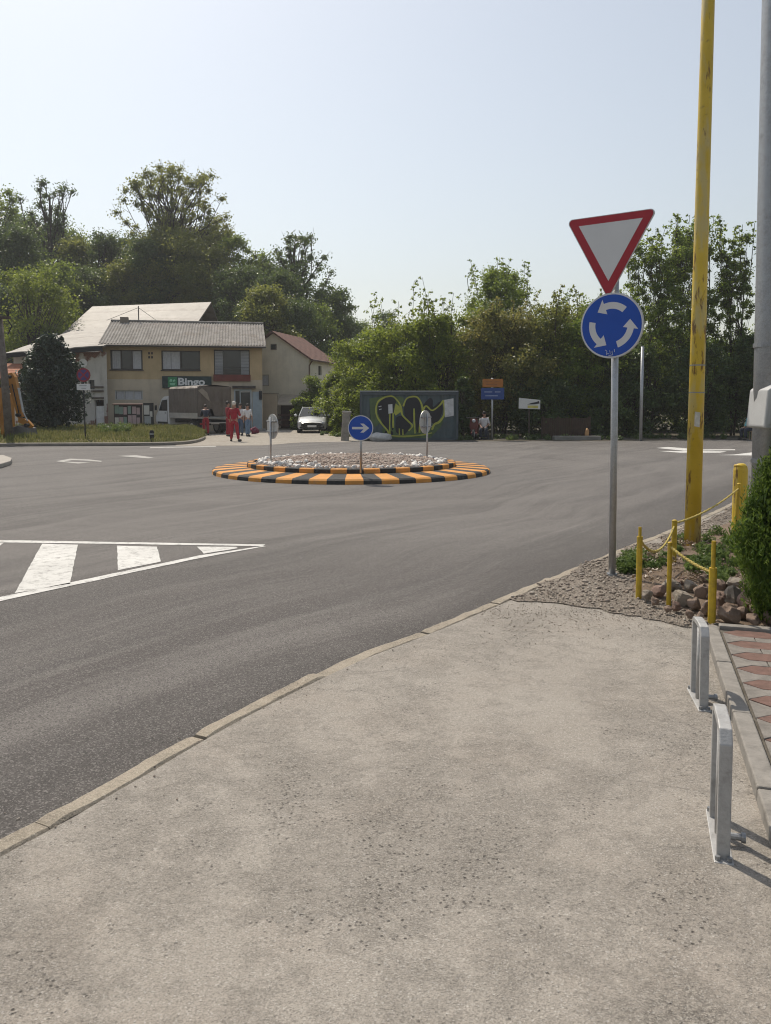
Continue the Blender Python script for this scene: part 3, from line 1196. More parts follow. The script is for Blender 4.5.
gb = G(764, 612, PZ)
gpx = P(753, 460, gb.y).x
GR = .125
gb = Vector((gpx + GR + .015, gb.y, PZ))
t = thing('utility_pole', 'grey metal utility pole carrying a pale meter box behind the conifer shrub', 'pole', gb)
top = P(764, 0, gb.y)
tx = top.x + GR * .9 - gb.x
tz = top.z - gb.z
MB().tube([(0, 0, -.1), (tx * .5, 0, tz * .5), (tx, 0, tz), (tx * 1.6, 0, tz * 1.6)], [GR, GR * .97, GR * .93, GR * .88], 22).build('pole_shaft', galv_mat('weathered_pole', (.33, .34, .35)), t, smooth=True)
zz0, zz1 = P(760, 428, gb.y).z - PZ, P(760, 383, gb.y).z - PZ
xx0 = P(752.5, 410, gb.y).x - gb.x
bxm = M('box_plastic', (.47, .47, .46), .5, .06, 4, dirt=.12)
mb = MB()
fr_ = lambda u, v, w: (xx0 + u, .1 - w, zz0 + v)
hh = zz1 - zz0
bx = MB().prism([(.0, .015), (.015, 0), (.33, 0), (.33, hh), (.09, hh), (.02, hh - .05)], fr_, .28).build('meter_box', bxm, t, bevel=.012)
MB().prism([(.03, .03), (.31, .03), (.31, hh - .05), (.10, hh - .05), (.035, hh - .075)], lambda u, v, w: fr_(u, v, .281 + w), .006).build('box_door', bxm, bx, bevel=.003)
mb = MB()
for z in (zz0 - .25, zz1 + .25):
    mb.tube([(tx * z / tz, 0, z), (tx * z / tz, 0, z + .03)], GR + .006, 22)
mb.build('strap', galv_d, t)

# yellow posts with sagging rope
bedg = 'yellow posts round the planting bed'
yp2 = M('post_yellow', (.50, .34, .025), .55, .18, 14, .25, 50, dirt=.55)


def ypost(px, py0, py1, r, label, pin=0.0, leanx=0.0):
    b = G(px, py1, PZ)
    h = P(px, py0, b.y).z - PZ
    t = thing('yellow_post', label, 'post', b, 0, bedg)
    hs = h * (1 - pin)
    MB().tube([(0, 0, -.05), (leanx * .5, 0, hs * .5), (leanx, 0, hs)], r, 12).build('post_tube', yp2, t, smooth=False)
    mb = MB()
    if pin:
        mb.tube([(leanx, 0, hs - .01), (leanx, 0, h)], r * .55, 10)
        mb.build('pin', yp2, t)
    else:
        mb.ell((leanx, 0, hs), (r * 1.1, r * 1.1, r * .6), 12, 6)
        mb.build('post_cap', yp2, t, smooth=True)
    return b, h


A, hA = ypost(638.5, 527, 599, .022, 'yellow post with a thin pin on top at the gravel edge', .13)
Cc, hC = ypost(668.5, 543, 607, .017, 'slimmest yellow post standing among the bed rocks')
D, hD = ypost(711.5, 541, 624, .026, 'yellow post with a long thin upper pin beside the paving corner', .32)
B, hB = ypost(673.5, 521, 566, .024, 'short yellow post in front of the tall yellow pole')
E, hE = ypost(734.5, 484, 543, .021, 'yellow post touching the thick yellow bollard', 0, .03)
fb = G(738.5, 539, PZ)
t = thing('thick_bollard', 'thick yellow bollard with a chipped top beside the conifer shrub', 'bollard', fb)
fh = P(739, 466, fb.y).z - PZ
MB().tube([(0, 0, -.05), (0, 0, fh * .95), (0, 0, fh)], [.076, .076, .066], 20).build('bollard_tube', ypaint, t, smooth=False)
MB().ell((0, 0, fh), (.069, .069, .03), 20, 8, wob=.25).build('bollard_cap', ypaint, t, smooth=True)


def rope(p, q, sag, label):
    pts = []
    for k in range(17):
        s = k / 16
        c = p.lerp(q, s)
        c.z -= sag * 4 * s * (1 - s)
        pts.append(c)
    mb = MB()
    mb.tube(pts, .009, 6)
    for k in range(1, 16):
        mb.ell(pts[k], (.013, .013, .013), 6, 4)
    tag(mb.build('rope', M('old_rope', (.46, .36, .10), .8, .2, 12, .5, 80)), label, 'rope', 'ropes strung between the yellow posts')


up = lambda b, h, dx=0: Vector((b.x + dx, b.y, PZ + h))
rope(up(A, hA * .83), up(B, hB * .9), .16, 'deeply sagging rope from the gravel edge post to the short post')
rope(up(B, hB * .95), up(E, hE * .93, .03), .05, 'long faded rope passing the foot of the tall yellow pole')
rope(up(Cc, hC * .95), up(D, hD * .62), .02, 'nearly straight rope between the two front yellow posts')

# bed soil, rocks and weeds
bed = [G(a, b, PZ) for a, b in ((632, 592), (640, 566), (668, 548), (700, 536), (735, 520), (790, 505), (900, 520), (860, 628), (771, 629), (724, 627.5), (700, 617), (665, 603))]
bm_ = MB()
n = len(bed)
ctr = sum(bed, Vector()) / n
v = [(p.x, p.y, PZ + .010) for p in bed] + [((p.x * .8 + ctr.x * .2), (p.y * .8 + ctr.y * .2), PZ + .03) for p in bed] + [(ctr.x, ctr.y, PZ + .06)]
f = [(i, (i + 1) % n, n + (i + 1) % n, n + i) for i in range(n)] + [(n + i, n + (i + 1) % n, 2 * n) for i in range(n)]
bm_.add(v, f)
tag(bm_.build('bed_soil', soil_mat('bed_earth', (.13, .095, .07), (.25, .19, .14), 5), smooth=True), kind='structure')

rock_ms = [M('brown_rock', (.21, .152, .117), .9, .35, 9, .8, 30, dirt=.3), M('grey_rock', (.25, .215, .175), .9, .3, 9, .8, 30, dirt=.3),
           M('rusty_rock', (.22, .148, .118), .9, .3, 9, .8, 30, dirt=.3)]


def rock(px, py, w, h, mi, seed, label, grp='rocks heaped along the bed'):
    b = G(px, py, PZ + .01)
    s = b.y / F
    rw, rh = w * s * .54, h * s * .54
    m = MB().ell((0, 0, 0), (rw, rw * .8, rh), 14, 10, wob=.55, seed=seed)
    o = m.build('rock', rock_ms[mi], smooth=False)
    # facet: flatten toward a few planes
    rs_ = random.Random(seed)
    pl = [Vector((rs_.gauss(0, 1), rs_.gauss(0, 1), rs_.gauss(.3, .8))).normalized() for _ in range(7)]
    sc_ = Vector((rw, rw * .8, rh))
    for vx in o.data.vertices:
        q = Vector((vx.co.x / sc_.x, vx.co.y / sc_.y, vx.co.z / sc_.z))
        for d in pl:
            e = q.dot(d) - .72
            if e > 0:
                q -= d * e * .9
        vx.co = (q.x * sc_.x, q.y * sc_.y, q.z * sc_.z)
    o.location = (b.x, b.y, PZ + rh * .6 + .035)
    o.rotation_euler = (rs_.uniform(-.2, .2), rs_.uniform(-.2, .2), rs_.uniform(0, 6))
    md = o.modifiers.new('bevel', 'BEVEL')
    md.width = .006
    md.segments = 1
    tag(o, label, 'rock', grp)


RL = 'brown jagged rock in the heap between the yellow posts'
rock(647, 601, 13, 11, 1, 1, 'small pale rounded stone at the foot of the gravel edge post')
rock(730, 624, 25, 19, 0, 2, 'large flat brown rock right behind the paving corner kerb')
rock(719, 610, 16, 17, 2, 3, 'reddish rock leaning against the post by the paving corner')
rock(684, 606, 24, 14, 1, 4, 'long pale grey rock lying beside the slimmest yellow post')
rk2 = random.Random(9)
for k, (a, b, w, h) in enumerate([(660, 598, 16, 13), (672, 592, 18, 13), (690, 594, 15, 14), (703, 600, 17, 17), (694, 611, 14, 12), (707, 616, 15, 14), (732, 604, 19, 20), (745, 612, 22, 20),
                                  (758, 618, 20, 17), (735, 592, 18, 14), (720, 592, 16, 13), (748, 597, 20, 14), (704, 585, 14, 10), (764, 606, 20, 16), (676, 612, 11, 9), (690, 620, 10, 8), (700, 622, 9, 8), (752, 626, 16, 11), (770, 625, 16, 12), (655, 607, 9, 8), (668, 614, 8, 7),
                                  (741, 620, 14, 13), (683, 587, 13, 10), (712, 602, 12, 12)]):
    rock(a, b, w, h, rk2.choice([0, 0, 1, 2]), 20 + k, RL)
lf_weed = leafmat('weed_leaf', (.05, .085, .02), (.085, .135, .035), (.15, .20, .06), .4, rough=.6, spec=.2)
cen_, rad_ = [], []
for _ in range(60):
    if rg.random() < .5:
        p = G(rg.normal(637, 11), rg.normal(567, 4), PZ)
        cen_.append((p.x, p.y, PZ + .05)); rad_.append(rg.uniform(.05, .10))
    elif rg.random() < .6:
        p = G(rg.normal(705, 18), rg.normal(570, 8), PZ)
        cen_.append((p.x, p.y, PZ + .10)); rad_.append(rg.uniform(.05, .11))
    else:
        p = G(rg.normal(712, 22), rg.normal(545, 5), PZ)
        cen_.append((p.x, p.y, PZ + .07)); rad_.append(rg.uniform(.06, .12))
v, f, ti = leaves(rg, cen_, rad_, 190, .045, .016, up=.3, flat=.7)
tag(link_mesh('weeds', np_mesh('weeds', v, f, lf_weed, ti)), kind='stuff')
lf_dry = leafmat('dry_leaf', (.10, .065, .04), (.17, .115, .07), (.24, .18, .11), .1)
cen_, rad_ = [], []
for _ in range(60):
    p = G(rg.uniform(645, 771), rg.uniform(545, 592), PZ)
    cen_.append((p.x, p.y, PZ + .09)); rad_.append(rg.uniform(.05, .16))
v, f, ti = leaves(rg, cen_, rad_, 30, .035, .016, up=1.5, flat=.12)
tag(link_mesh('dry_leaves', np_mesh('dry_leaves', v, f, lf_dry, ti)), kind='stuff')

# conifer shrub at the right edge
lf_thuja = leafmat('conifer_spray', (.025, .052, .010), (.060, .110, .020), (.15, .21, .035), .42, rough=.7, spec=.15)


def cone_shrub(name, label, b, h, rad, nclump, per, L, mat, seed, group=None, prof=(.75, 1.0, .92, .62, .16), base_gap=.06, cat='shrub', asp=.42, upright=0.0):
    rng = np.random.default_rng(seed)
    t = thing(name, label, cat, b, 0, group)
    MB().tube([(0, 0, -.05), (0, 0, h * .4), (.01, 0, h * .8)], [rad * .13, rad * .08, rad * .03], 8).build('trunk', bark, t)
    cen, rd_ = [], []
    for k in range(nclump):
        u = rng.random() ** .85
        hh_ = base_gap * h + u * (h * (1 - base_gap))
        pr = np.interp(u, np.linspace(0, 1, len(prof)), prof) * rad
        a = rng.random() * 6.283
        r = pr * rng.uniform(.62, 1.0) * (1 + .16 * math.sin(a * 3 + seed) + .1 * math.sin(a * 5 + u * 9))
        cen.append((r * math.cos(a), r * math.sin(a), hh_))
        rd_.append(rad * rng.uniform(.16, .30))
    v, f, ti = leaves(rng, cen, rd_, per, L, L * asp, up=.2, out=.9, flat=1.35, upright=upright)
    # dense inner body of darkened leaves, added so that light does not pass through
    link_mesh('foliage', np_mesh('foliage', v, f, mat, ti), t)
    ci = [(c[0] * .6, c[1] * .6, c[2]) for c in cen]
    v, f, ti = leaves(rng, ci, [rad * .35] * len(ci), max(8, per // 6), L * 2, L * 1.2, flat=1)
    link_mesh('inner_light_block', np_mesh('inner_light_block', v, f, mat, ti * .3), t)
    return t


tb = P(810, 612, 5.25)
cone_shrub('conifer_shrub', 'dense green conifer shrub cut by the picture edge beside the paving', (tb.x, 5.3, PZ), 1.45, .43, 600, 420, .040, lf_thuja, 4, asp=.26, upright=1.4, prof=(.62, 1.0, .92, .68, .40, .08), base_gap=.07)

# bicycle racks (small hoops on a base plate)
rack_m = M('rack_steel', (.40, .395, .385), .5, .12, 22, .2, 90, metal=.3, dirt=.45)
RG = 'bicycle rack hoops bolted to the footpath'


def rack(fpx, fpy, rpx, rpy, h, label):
    f_ = G(fpx, fpy, PZ - .008)
    r_ = G(rpx, rpy, PZ - .008)
    d = (r_ - f_)
    Ln = d.length
    t = thing('bicycle_rack', label, 'bicycle rack', f_, math.atan2(d.y, d.x), RG)
    hp = MB()
    w = .021
    th = .013
    # flat-bar hoop, rounded shoulders, front leg slightly splayed
    path = [(-.012, 0), (0, h * .55), (.006, h * .90), (.03, h * .985), (.08, h), (Ln - .05, h), (Ln - .015, h * .985), (Ln, h * .93), (Ln, 0)]
    n_ = len(path)
    vs_ = []
    for i, (x, z) in enumerate(path):
        a = Vector(path[max(i - 1, 0)])
        b = Vector(path[min(i + 1, n_ - 1)])
        dd = (b - a).normalized()
        nx, nz = dd.y, -dd.x
        for sx, sy in ((-1, -1), (-1, 1), (1, 1), (1, -1)):
            vs_.append((x + nx * th * sx, sy * w, z + nz * th * sx))
    fs = [tuple(reversed((0, 1, 2, 3))), tuple(4 * (n_ - 1) + k for k in range(4))]
    for i in range(n_ - 1):
        fs += [(4 * i + k, 4 * i + (k + 1) % 4, 4 * i + 4 + (k + 1) % 4, 4 * i + 4 + k) for k in range(4)]
    hp.add(vs_, fs)
    hp.build('hoop', rack_m, t, bevel=.004)
    MB().tube([(Ln * .55, 0, .0), (Ln * .55, 0, h - .02)], .014, 10).build('middle_bar', rack_m, t, smooth=True)
    MB().box((Ln / 2, 0, .005), (Ln + .10, .062, .010)).build('base_plate', rack_m, t, bevel=.003)
    for x, y in ((-.035, -.018), (-.035, .018), (Ln + .035, -.018), (Ln + .035, .018)):
        MB().tube([(x, y, .008), (x, y, .024)], .009, 6).build('bolt', galv_d, t)
    mb = MB()
    mb.tube([(Ln * .3, -.015, .04), (Ln * .3, -.07, .04)], .012, 10)
    mb.tube([(Ln * .3, -.065, .04), (Ln * .3, -.078, .04)], .018, 10)
    mb.build('anchor_stub', galv_d, t)


rack(722.5, 858, 715.5, 819, .43, 'steel bicycle rack hoop closest to the camera at the paving edge')
rack(703, 709, 694.5, 693, .405, 'steel bicycle rack hoop farther along towards the yellow posts')

# ================================================================== PEOPLE
def skin_mesh(name, verts, edges, radii, root=0, sub=1):
    me = bpy.data.meshes.new(name + '_tmp')
    me.from_pydata([tuple(v) for v in verts], edges, [])
    o = bpy.data.objects.new(name + '_tmp', me)
    C.objects.link(o)
    o.modifiers.new('skin', 'SKIN')
    sv = me.skin_vertices[0].data
    for i, r in enumerate(radii):
        rr_ = r if hasattr(r, '__len__') else (r, r)
        sv[i].radius = rr_
        sv[i].use_root = (i == root)
    md = o.modifiers.new('sub', 'SUBSURF')
    md.levels = md.render_levels = sub
    dg = bpy.context.evaluated_depsgraph_get()
    dg.update()
    out = bpy.data.meshes.new_from_object(o.evaluated_get(dg))
    out.name = name
    bpy.data.objects.remove(o)
    bpy.data.meshes.remove(me)
    out.polygons.foreach_set('use_smooth', [True] * len(out.polygons))
    return out


STAND = dict(pel=(0, 0, .96), spi=(0, 0, 1.14), che=(0, .01, 1.34), nec=(0, .01, 1.48), hea=(0, -.01, 1.58), top=(0, -.005, 1.68), cro=(0, .01, 1.735),
             shL=(-.17, .01, 1.42), elL=(-.23, .03, 1.14), wrL=(-.24, -.04, .90), shR=(.17, .01, 1.42), elR=(.23, .03, 1.14), wrR=(.24, -.04, .90),
             hiL=(-.09, 0, .90), knL=(-.10, -.01, .50), anL=(-.11, .03, .085), toL=(-.13, -.13, .03),
             hiR=(.09, 0, .90), knR=(.10, -.01, .50), anR=(.11, .03, .085), toR=(.13, -.13, .03))
RAD = dict(pel=(.145, .11), spi=(.125, .095), che=(.15, .11), nec=.052, hea=(.072, .085), top=(.075, .092), cro=(.045, .05),
           sh=.062, el=.044, wr=.030, hi=.09, kn=.06, an=.042, to=.036)
ED = [('pel', 'spi'), ('spi', 'che'), ('che', 'nec'), ('nec', 'hea'), ('hea', 'top'), ('top', 'cro')]
for s_ in 'LR':
    ED += [('che', 'sh' + s_), ('sh' + s_, 'el' + s_), ('el' + s_, 'wr' + s_), ('pel', 'hi' + s_), ('hi' + s_, 'kn' + s_), ('kn' + s_, 'an' + s_), ('an' + s_, 'to' + s_)]
skin_m = M('skin', (.36, .20, .14), .6, .06, bump=0)
hair_m = M('dark_hair', (.03, .022, .018), .6, .2, bump=0)
red_cloth = M('red_workwear', (.30, .018, .03), .85, .2, 14, .3, 25)
red_dark = M('red_fleece', (.25, .018, .028), .85, .2, 14, .3, 25)
wht_cloth = M('white_cotton', (.62, .60, .60), .85, .1, 14, .3, 25)
navy_cloth = M('dark_cloth', (.03, .035, .05), .85, .2, 14, .3, 25)
jean_m = M('blue_denim', (.07, .105, .17), .85, .2, 20, .3, 40)
shoe_m = M('dark_shoe', (.03, .028, .026), .6, .2)
cap_m = M('pale_cap', (.60, .56, .50), .8, .1)
teal_m = M('teal_cloth', (.16, .42, .44), .8, .1)


def rad(j, k=1.0, add=0.0):
    r = RAD.get(j) or RAD[j[:2]]
    if hasattr(r, '__len__'):
        return (r[0] * k + add, r[1] * k + add)
    return (r * k + add,) * 2


def person(label, loc, rz, pose, top, legs, hair=hair_m, long_hair=False, cap=None, h=1.75, sleeves=True, build=1.0, shoes=shoe_m, group=None, extra=None):
    J = dict(STAND)
    J.update(pose)
    s = h / 1.75
    J = {k: Vector(v) * s for k, v in J.items()}
    names = list(J)
    verts = [J[k] for k in names]
    rads = [tuple(x * s * (build if k in ('pel', 'spi', 'che') else 1) for x in rad(k)) for k in names]
    edges = [(names.index(a), names.index(b)) for a, b in ED]
    for s_ in 'LR':                                  # palm, five fingers
        w, e = J['wr' + s_], J['el' + s_]
        d = (w - e).normalized()
        side = Vector((0, -1, 0)) if abs(d.y) < .8 else Vector((1, 0, 0))
        side = (side - d * side.dot(d)).normalized()
        pi = len(verts)
        verts.append(w + d * .05 * s); rads.append((.032 * s, .022 * s)); edges.append((names.index('wr' + s_), pi))
        for q, (off, ln) in enumerate(((-.03, .075), (-.01, .09), (.01, .085), (.03, .065))):
            verts.append(w + d * (.085 * s) + side * off * s); rads.append((.010 * s,) * 2); edges.append((pi, len(verts) - 1))
            verts.append(w + d * (.085 + ln) * s + side * off * s + d.cross(side) * .02 * s); rads.append((.007 * s,) * 2); edges.append((len(verts) - 2, len(verts) - 1))
        verts.append(w + d * .06 * s + side * .055 * s); rads.append((.011 * s,) * 2); edges.append((pi, len(verts) - 1))
    t = thing('person', label, 'person', loc, rz, group)
    me = skin_mesh('body', verts, edges, rads, names.index('pel'))
    me.materials.append(skin_m)
    body = link_mesh('body', me, t)

    def garment(nm, js, es, m, k, add):
        js = [j for j in js]
        vv = [J[j] for j in js]
        ee = [(js.index(a), js.index(b)) for a, b in es]
        mm = skin_mesh(nm, vv, ee, [tuple(x * s * (build if j in ('pel', 'spi', 'che') else 1) for x in rad(j, k, add)) for j in js], 0)
        mm.materials.append(m)
        return link_mesh(nm, mm, t)
    J['wsL'] = J['elL'].lerp(J['wrL'], .85 if sleeves else .02)
    J['wsR'] = J['elR'].lerp(J['wrR'], .85 if sleeves else .02)
    J['nek'] = J['che'].lerp(J['nec'], .7)
    RAD['ws'] = .036 if sleeves else .048
    RAD['nek'] = .06
    garment('shirt', ['spi', 'pel', 'che', 'nek', 'shL', 'elL', 'wsL', 'shR', 'elR', 'wsR'],
            [('spi', 'pel'), ('spi', 'che'), ('che', 'nek'), ('che', 'shL'), ('shL', 'elL'), ('elL', 'wsL'), ('che', 'shR'), ('shR', 'elR'), ('elR', 'wsR')] , top, 1.06, .016)
    J['pll'] = J['pel'] + (J['spi'] - J['pel']) * .25
    RAD['pll'] = (.14, .105)
    garment('trousers', ['pel', 'pll', 'hiL', 'knL', 'anL', 'hiR', 'knR', 'anR'],
            [('pel', 'pll'), ('pel', 'hiL'), ('hiL', 'knL'), ('knL', 'anL'), ('pel', 'hiR'), ('hiR', 'knR'), ('knR', 'anR')], legs, 1.08, .022)
    for s_ in 'LR':
        a, b = J['an' + s_], J['to' + s_]
        mm = MB()
        d = Vector((b.x - a.x, b.y - a.y, 0)).normalized()
        c = (a + b) / 2
        m3 = Matrix.Rotation(math.atan2(d.y, d.x), 3, 'Z')
        e = MB().ell((0, 0, 0), (.145 * s, .055 * s, .055 * s), 12, 8)
        e.v = [tuple(Vector((c.x, c.y, min(a.z, b.z) + .025 * s)) + m3 @ Vector(q)) for q in e.v]
        e.build('shoe', shoes, t, smooth=True)
    hc = J['top'].lerp(J['hea'], .15)
    up_ = (J['cro'] - J['hea']).normalized()
    q_ = Vector((0, 0, 1)).rotation_difference(up_).to_matrix()
    e = MB().ell((0, 0, 0), (.088 * s, .108 * s, .10 * s), 14, 10, wob=.12, seed=3)
    e.v = [tuple(hc + q_ @ (Vector(p) + Vector((0, .022 * s, .035 * s)))) for p in e.v]
    if cap is not None:
        e.build('cap', cap, t, smooth=True)
        pk = MB().prism(circ(.07 * s, 16), lambda u, v, w: tuple(hc + q_ @ Vector((u, -.09 * s + v * .9, .03 * s + w))), .012 * s)
        pk.build('cap_peak', cap, t)
    else:
        e.build('hair', hair, t, smooth=True)
    if long_hair:
        MB().tube([hc + q_ @ Vector((0, .07 * s, .05 * s)), hc + q_ @ Vector((0, .10 * s, -.08 * s)), hc + q_ @ Vector((0, .085 * s, -.22 * s))], [.06 * s, .075 * s, .03 * s], 10).build('long_hair', hair, t, smooth=True)
    fe = MB()
    for sx in (-1, 1):
        fe.ell(hc + q_ @ Vector((sx * .032 * s, -.082 * s, -.01 * s)), (.013 * s, .009 * s, .008 * s), 8, 6)
    fe.build('eye', dark, t)
    ns = MB().ell(hc + q_ @ Vector((0, -.098 * s, -.035 * s)), (.014 * s, .02 * s, .024 * s), 8, 6)
    ns.build('nose', skin_m, t, smooth=True)
    er = MB()
    for sx in (-1, 1):
        er.ell(hc + q_ @ Vector((sx * .083 * s, .01 * s, -.02 * s)), (.012 * s, .022 * s, .032 * s), 8, 6)
    er.build('ear', skin_m, t, smooth=True)
    MB().ell(hc + q_ @ Vector((0, -.083 * s, -.075 * s)), (.024 * s, .008 * s, .007 * s), 8, 6).build('mouth', M('lips', (.25, .09, .08), .6, bump=0), t)
    return t


pw = 'people unloading by the truck'
g = G(234.5, 441.5)
person('person in red workwear and pale cap standing in front with back to camera', g, R(172),
       dict(knL=(-.13, -.01, .5), anL=(-.2, .03, .085), toL=(-.25, -.12, .03), knR=(.12, -.03, .5), anR=(.15, .0, .085), toR=(.2, -.15, .03),
            elL=(-.25, -.02, 1.16), wrL=(-.19, -.2, 1.2), elR=(.26, .05, 1.15), wrR=(.25, -.08, .95)), red_cloth, red_cloth, cap=cap_m, h=1.72, build=1.08)
g = G(228.5, 436.5)
person('person in red workwear half hidden behind the worker with the cap', g, R(120), dict(elL=(-.2, -.1, 1.15), wrL=(-.15, -.3, 1.15), elR=(.2, -.1, 1.15), wrR=(.15, -.3, 1.15)), red_dark, red_cloth, h=1.75)
g = G(206, 435.2)
person('person in red trousers and dark top stooping at the truck tailboard', g, R(195),
       dict(che=(0, -.16, 1.28), nec=(0, -.24, 1.38), hea=(0, -.30, 1.44), top=(0, -.35, 1.52), cro=(0, -.38, 1.57), spi=(0, -.05, 1.12), shL=(-.17, -.18, 1.33), shR=(.17, -.18, 1.33),
            elL=(-.24, -.22, 1.06), wrL=(-.22, -.42, 1.0), elR=(.24, -.22, 1.06), wrR=(.22, -.42, 1.0)), navy_cloth, red_cloth, h=1.72)
g = G(240.5, 435.5)
person('person in white shirt and darker jeans standing left at the shop door', g, R(-20), dict(anL=(-.1, .05, .085), toL=(-.13, -.1, .03), elL=(-.22, .02, 1.15), wrL=(-.12, -.18, 1.05)), wht_cloth, jean_m, long_hair=True, h=1.64, sleeves=False, build=.9)
g = G(247.8, 436.5)
person('person in white shirt and light jeans standing right at the shop door', g, R(25), dict(knL=(-.06, -.02, .5), anL=(-.05, .03, .085), toL=(-.06, -.13, .03), knR=(.05, -.01, .5), anR=(.06, .04, .085), toR=(.08, -.12, .03)), wht_cloth,
       M('light_denim', (.13, .19, .28), .85, .2, 20), long_hair=True, h=1.62, sleeves=False, build=.85)
SIT = dict(pel=(0, 0, .50), spi=(0, .02, .68), che=(0, .01, .90), nec=(0, 0, 1.04), hea=(0, -.02, 1.13), top=(0, -.03, 1.23), cro=(0, -.02, 1.285),
           shL=(-.17, 0, .98), elL=(-.22, -.02, .72), wrL=(-.12, -.24, .60), shR=(.17, 0, .98), elR=(.22, -.02, .72), wrR=(.12, -.24, .60),
           hiL=(-.09, -.04, .50), knL=(-.13, -.42, .50), anL=(-.13, -.38, .085), toL=(-.14, -.54, .03),
           hiR=(.09, -.04, .50), knR=(.13, -.42, .50), anR=(.13, -.38, .085), toR=(.14, -.54, .03))
g = G(484, 439.5)
g.z = .01
person('person in white shirt sitting on a crate in the shade under the hedge', g, R(-12), SIT, wht_cloth, navy_cloth, h=1.7, sleeves=False)
cr = thing('plastic_crate', 'dark crate used as a seat under the hedge', 'crate', (g.x, g.y + .03, .01))
crm = M('crate_plastic', (.05, .05, .06), .6, .2)
mb = MB()
for z in (.02, .14, .26, .36):
    for sx in (-1, 1):
        mb.box((sx * .2, 0, z), (.02, .40, .07))
        mb.box((0, sx * .2, z), (.38, .02, .07))
mb.build('crate_walls', crm, cr)
for sx in (-1, 1):
    for sy in (-1, 1):
        MB().box((sx * .19, sy * .19, .2), (.045, .045, .40)).build('corner_post', crm, cr)
g = G(750.0, 440.2)
g.z = .01
person('person in teal top sitting at the roadside behind the grey pole', g, R(-70), SIT, teal_m, navy_cloth, h=1.72)
bn = thing('wooden_stool', 'pale wooden stool at the roadside behind the grey pole', 'stool', (g.x, g.y, .01), R(-70))
wd = M('pale_wood', (.34, .26, .17), .8, .2, 6)
MB().box((0, .02, .40), (.46, .36, .04)).build('seat', wd, bn)
for sx in (-1, 1):
    for sy in (-1, 1):
        MB().tube([(sx * .2, .02 + sy * .14, 0), (sx * .17, .02 + sy * .11, .385)], .022, 6).build('leg', wd, bn)

# ================================================================== SHOP BUILDING
BY = 48.4
fx = lambda px, d=BY: P(px, 405, d).x
fz = lambda py, d=BY: P(385, py, d).z
ochre = plaster('ochre_plaster', (.53, .40, .235), (.27, .19, .12), .35)
beige = plaster('beige_plaster', (.56, .475, .36), (.25, .21, .16), .4)
frame_d = M('dark_window_frame', (.055, .045, .04), .6, .2)
curtain_m = M('net_curtain', (.50, .50, .52), .9, .12, 8)


def facade(mb, fr, u0, u1, v0, v1, openings, depth, mi_of):
    us = sorted({u0, u1, *[o[0] for o in openings], *[o[1] for o in openings]})
    vs_ = sorted({v0, v1, *[o[2] for o in openings], *[o[3] for o in openings], *SPLIT})
    vs_ = [v for v in vs_ if v0 <= v <= v1]
    for a, b in zip(us, us[1:]):
        for c, d in zip(vs_, vs_[1:]):
            m = ((a + b) / 2, (c + d) / 2)
            if any(o[0] < m[0] < o[1] and o[2] < m[1] < o[3] for o in openings):
                continue
            mb.quad(fr(a, c, 0), fr(b, c, 0), fr(b, d, 0), fr(a, d, 0), mi_of(m[1]))
    for a, b, c, d in openings:
        k = mi_of((c + d) / 2)
        for (p, q) in (((a, c), (b, c)), ((b, c), (b, d)), ((b, d), (a, d)), ((a, d), (a, c))):
            mb.quad(fr(*p, 0), fr(*q, 0), fr(*q, depth), fr(*p, depth), k)


bx0, bx1 = fx(104), fx(258.5)
bld = thing('shop_building', 'two storey ochre shop building with corrugated roof and green sign', 'building', (bx0 * .985, BY * .985, 0), R(10.5))
org = (bx0, BY, 0)
HZ = fz(347)
SPLIT = [fz(379.5)]
front = lambda u, v, w: (u, BY + w, v)
op = {'w1': (fx(111), fx(141.5), fz(370), fz(350.5)), 'w2': (fx(159.5), fx(197), fz(370), fz(350.5)), 'w3': (fx(210.5), fx(246), fz(379), fz(349)),
      'w4': (fx(114.5), fx(141), fz(400), fz(390.5)), 'door': (fx(230), fx(247.5), .02, fz(389))}
mb = MB()
facade(mb, front, bx0, bx1, -.1, HZ + .05, list(op.values()), .22, lambda v: 0 if v > SPLIT[0] else 1)
BD = 7.5
SPL = SPLIT[0]
for z0, z1, k in ((-.1, SPL, 1), (SPL, HZ + .05, 0)):
    mb.quad((bx1, BY, z0), (bx1, BY + BD, z0), (bx1, BY + BD, z1), (bx1, BY, z1), k)
    mb.quad((bx0, BY + BD, z0), (bx0, BY, z0), (bx0, BY, z1), (bx0, BY + BD, z1), k)
    mb.quad((bx1, BY + BD, z0), (bx0, BY + BD, z0), (bx0, BY + BD, z1), (bx1, BY + BD, z1), k)
RY = BY + 4.3
RZ = P(385, 322.5, RY).z
for x in (bx0, bx1):                                     # gable triangles
    mb.add([(x, BY, HZ), (x, BY + BD, HZ), (x, RY, RZ - .15)], [(0, 1, 2)], 0)
mb.build('wall', [ochre, beige], bld, org=org)
MB().box(((bx0 + bx1) / 2, BY + BD / 2, HZ - .2), (bx1 - bx0 - .5, BD - .5, .1)).build('ceiling', dark, bld, org=org)
MB().box(((bx0 + bx1) / 2, BY + 3.2, HZ / 2), (bx1 - bx0 - .4, .05, HZ - .5)).build('inner_partition', dark, bld, org=org)
MB().box(((bx0 + bx1) / 2, BY + 1.6, SPL), (bx1 - bx0 - .4, 3, .08)).build('storey_floor', dark, bld, org=org)


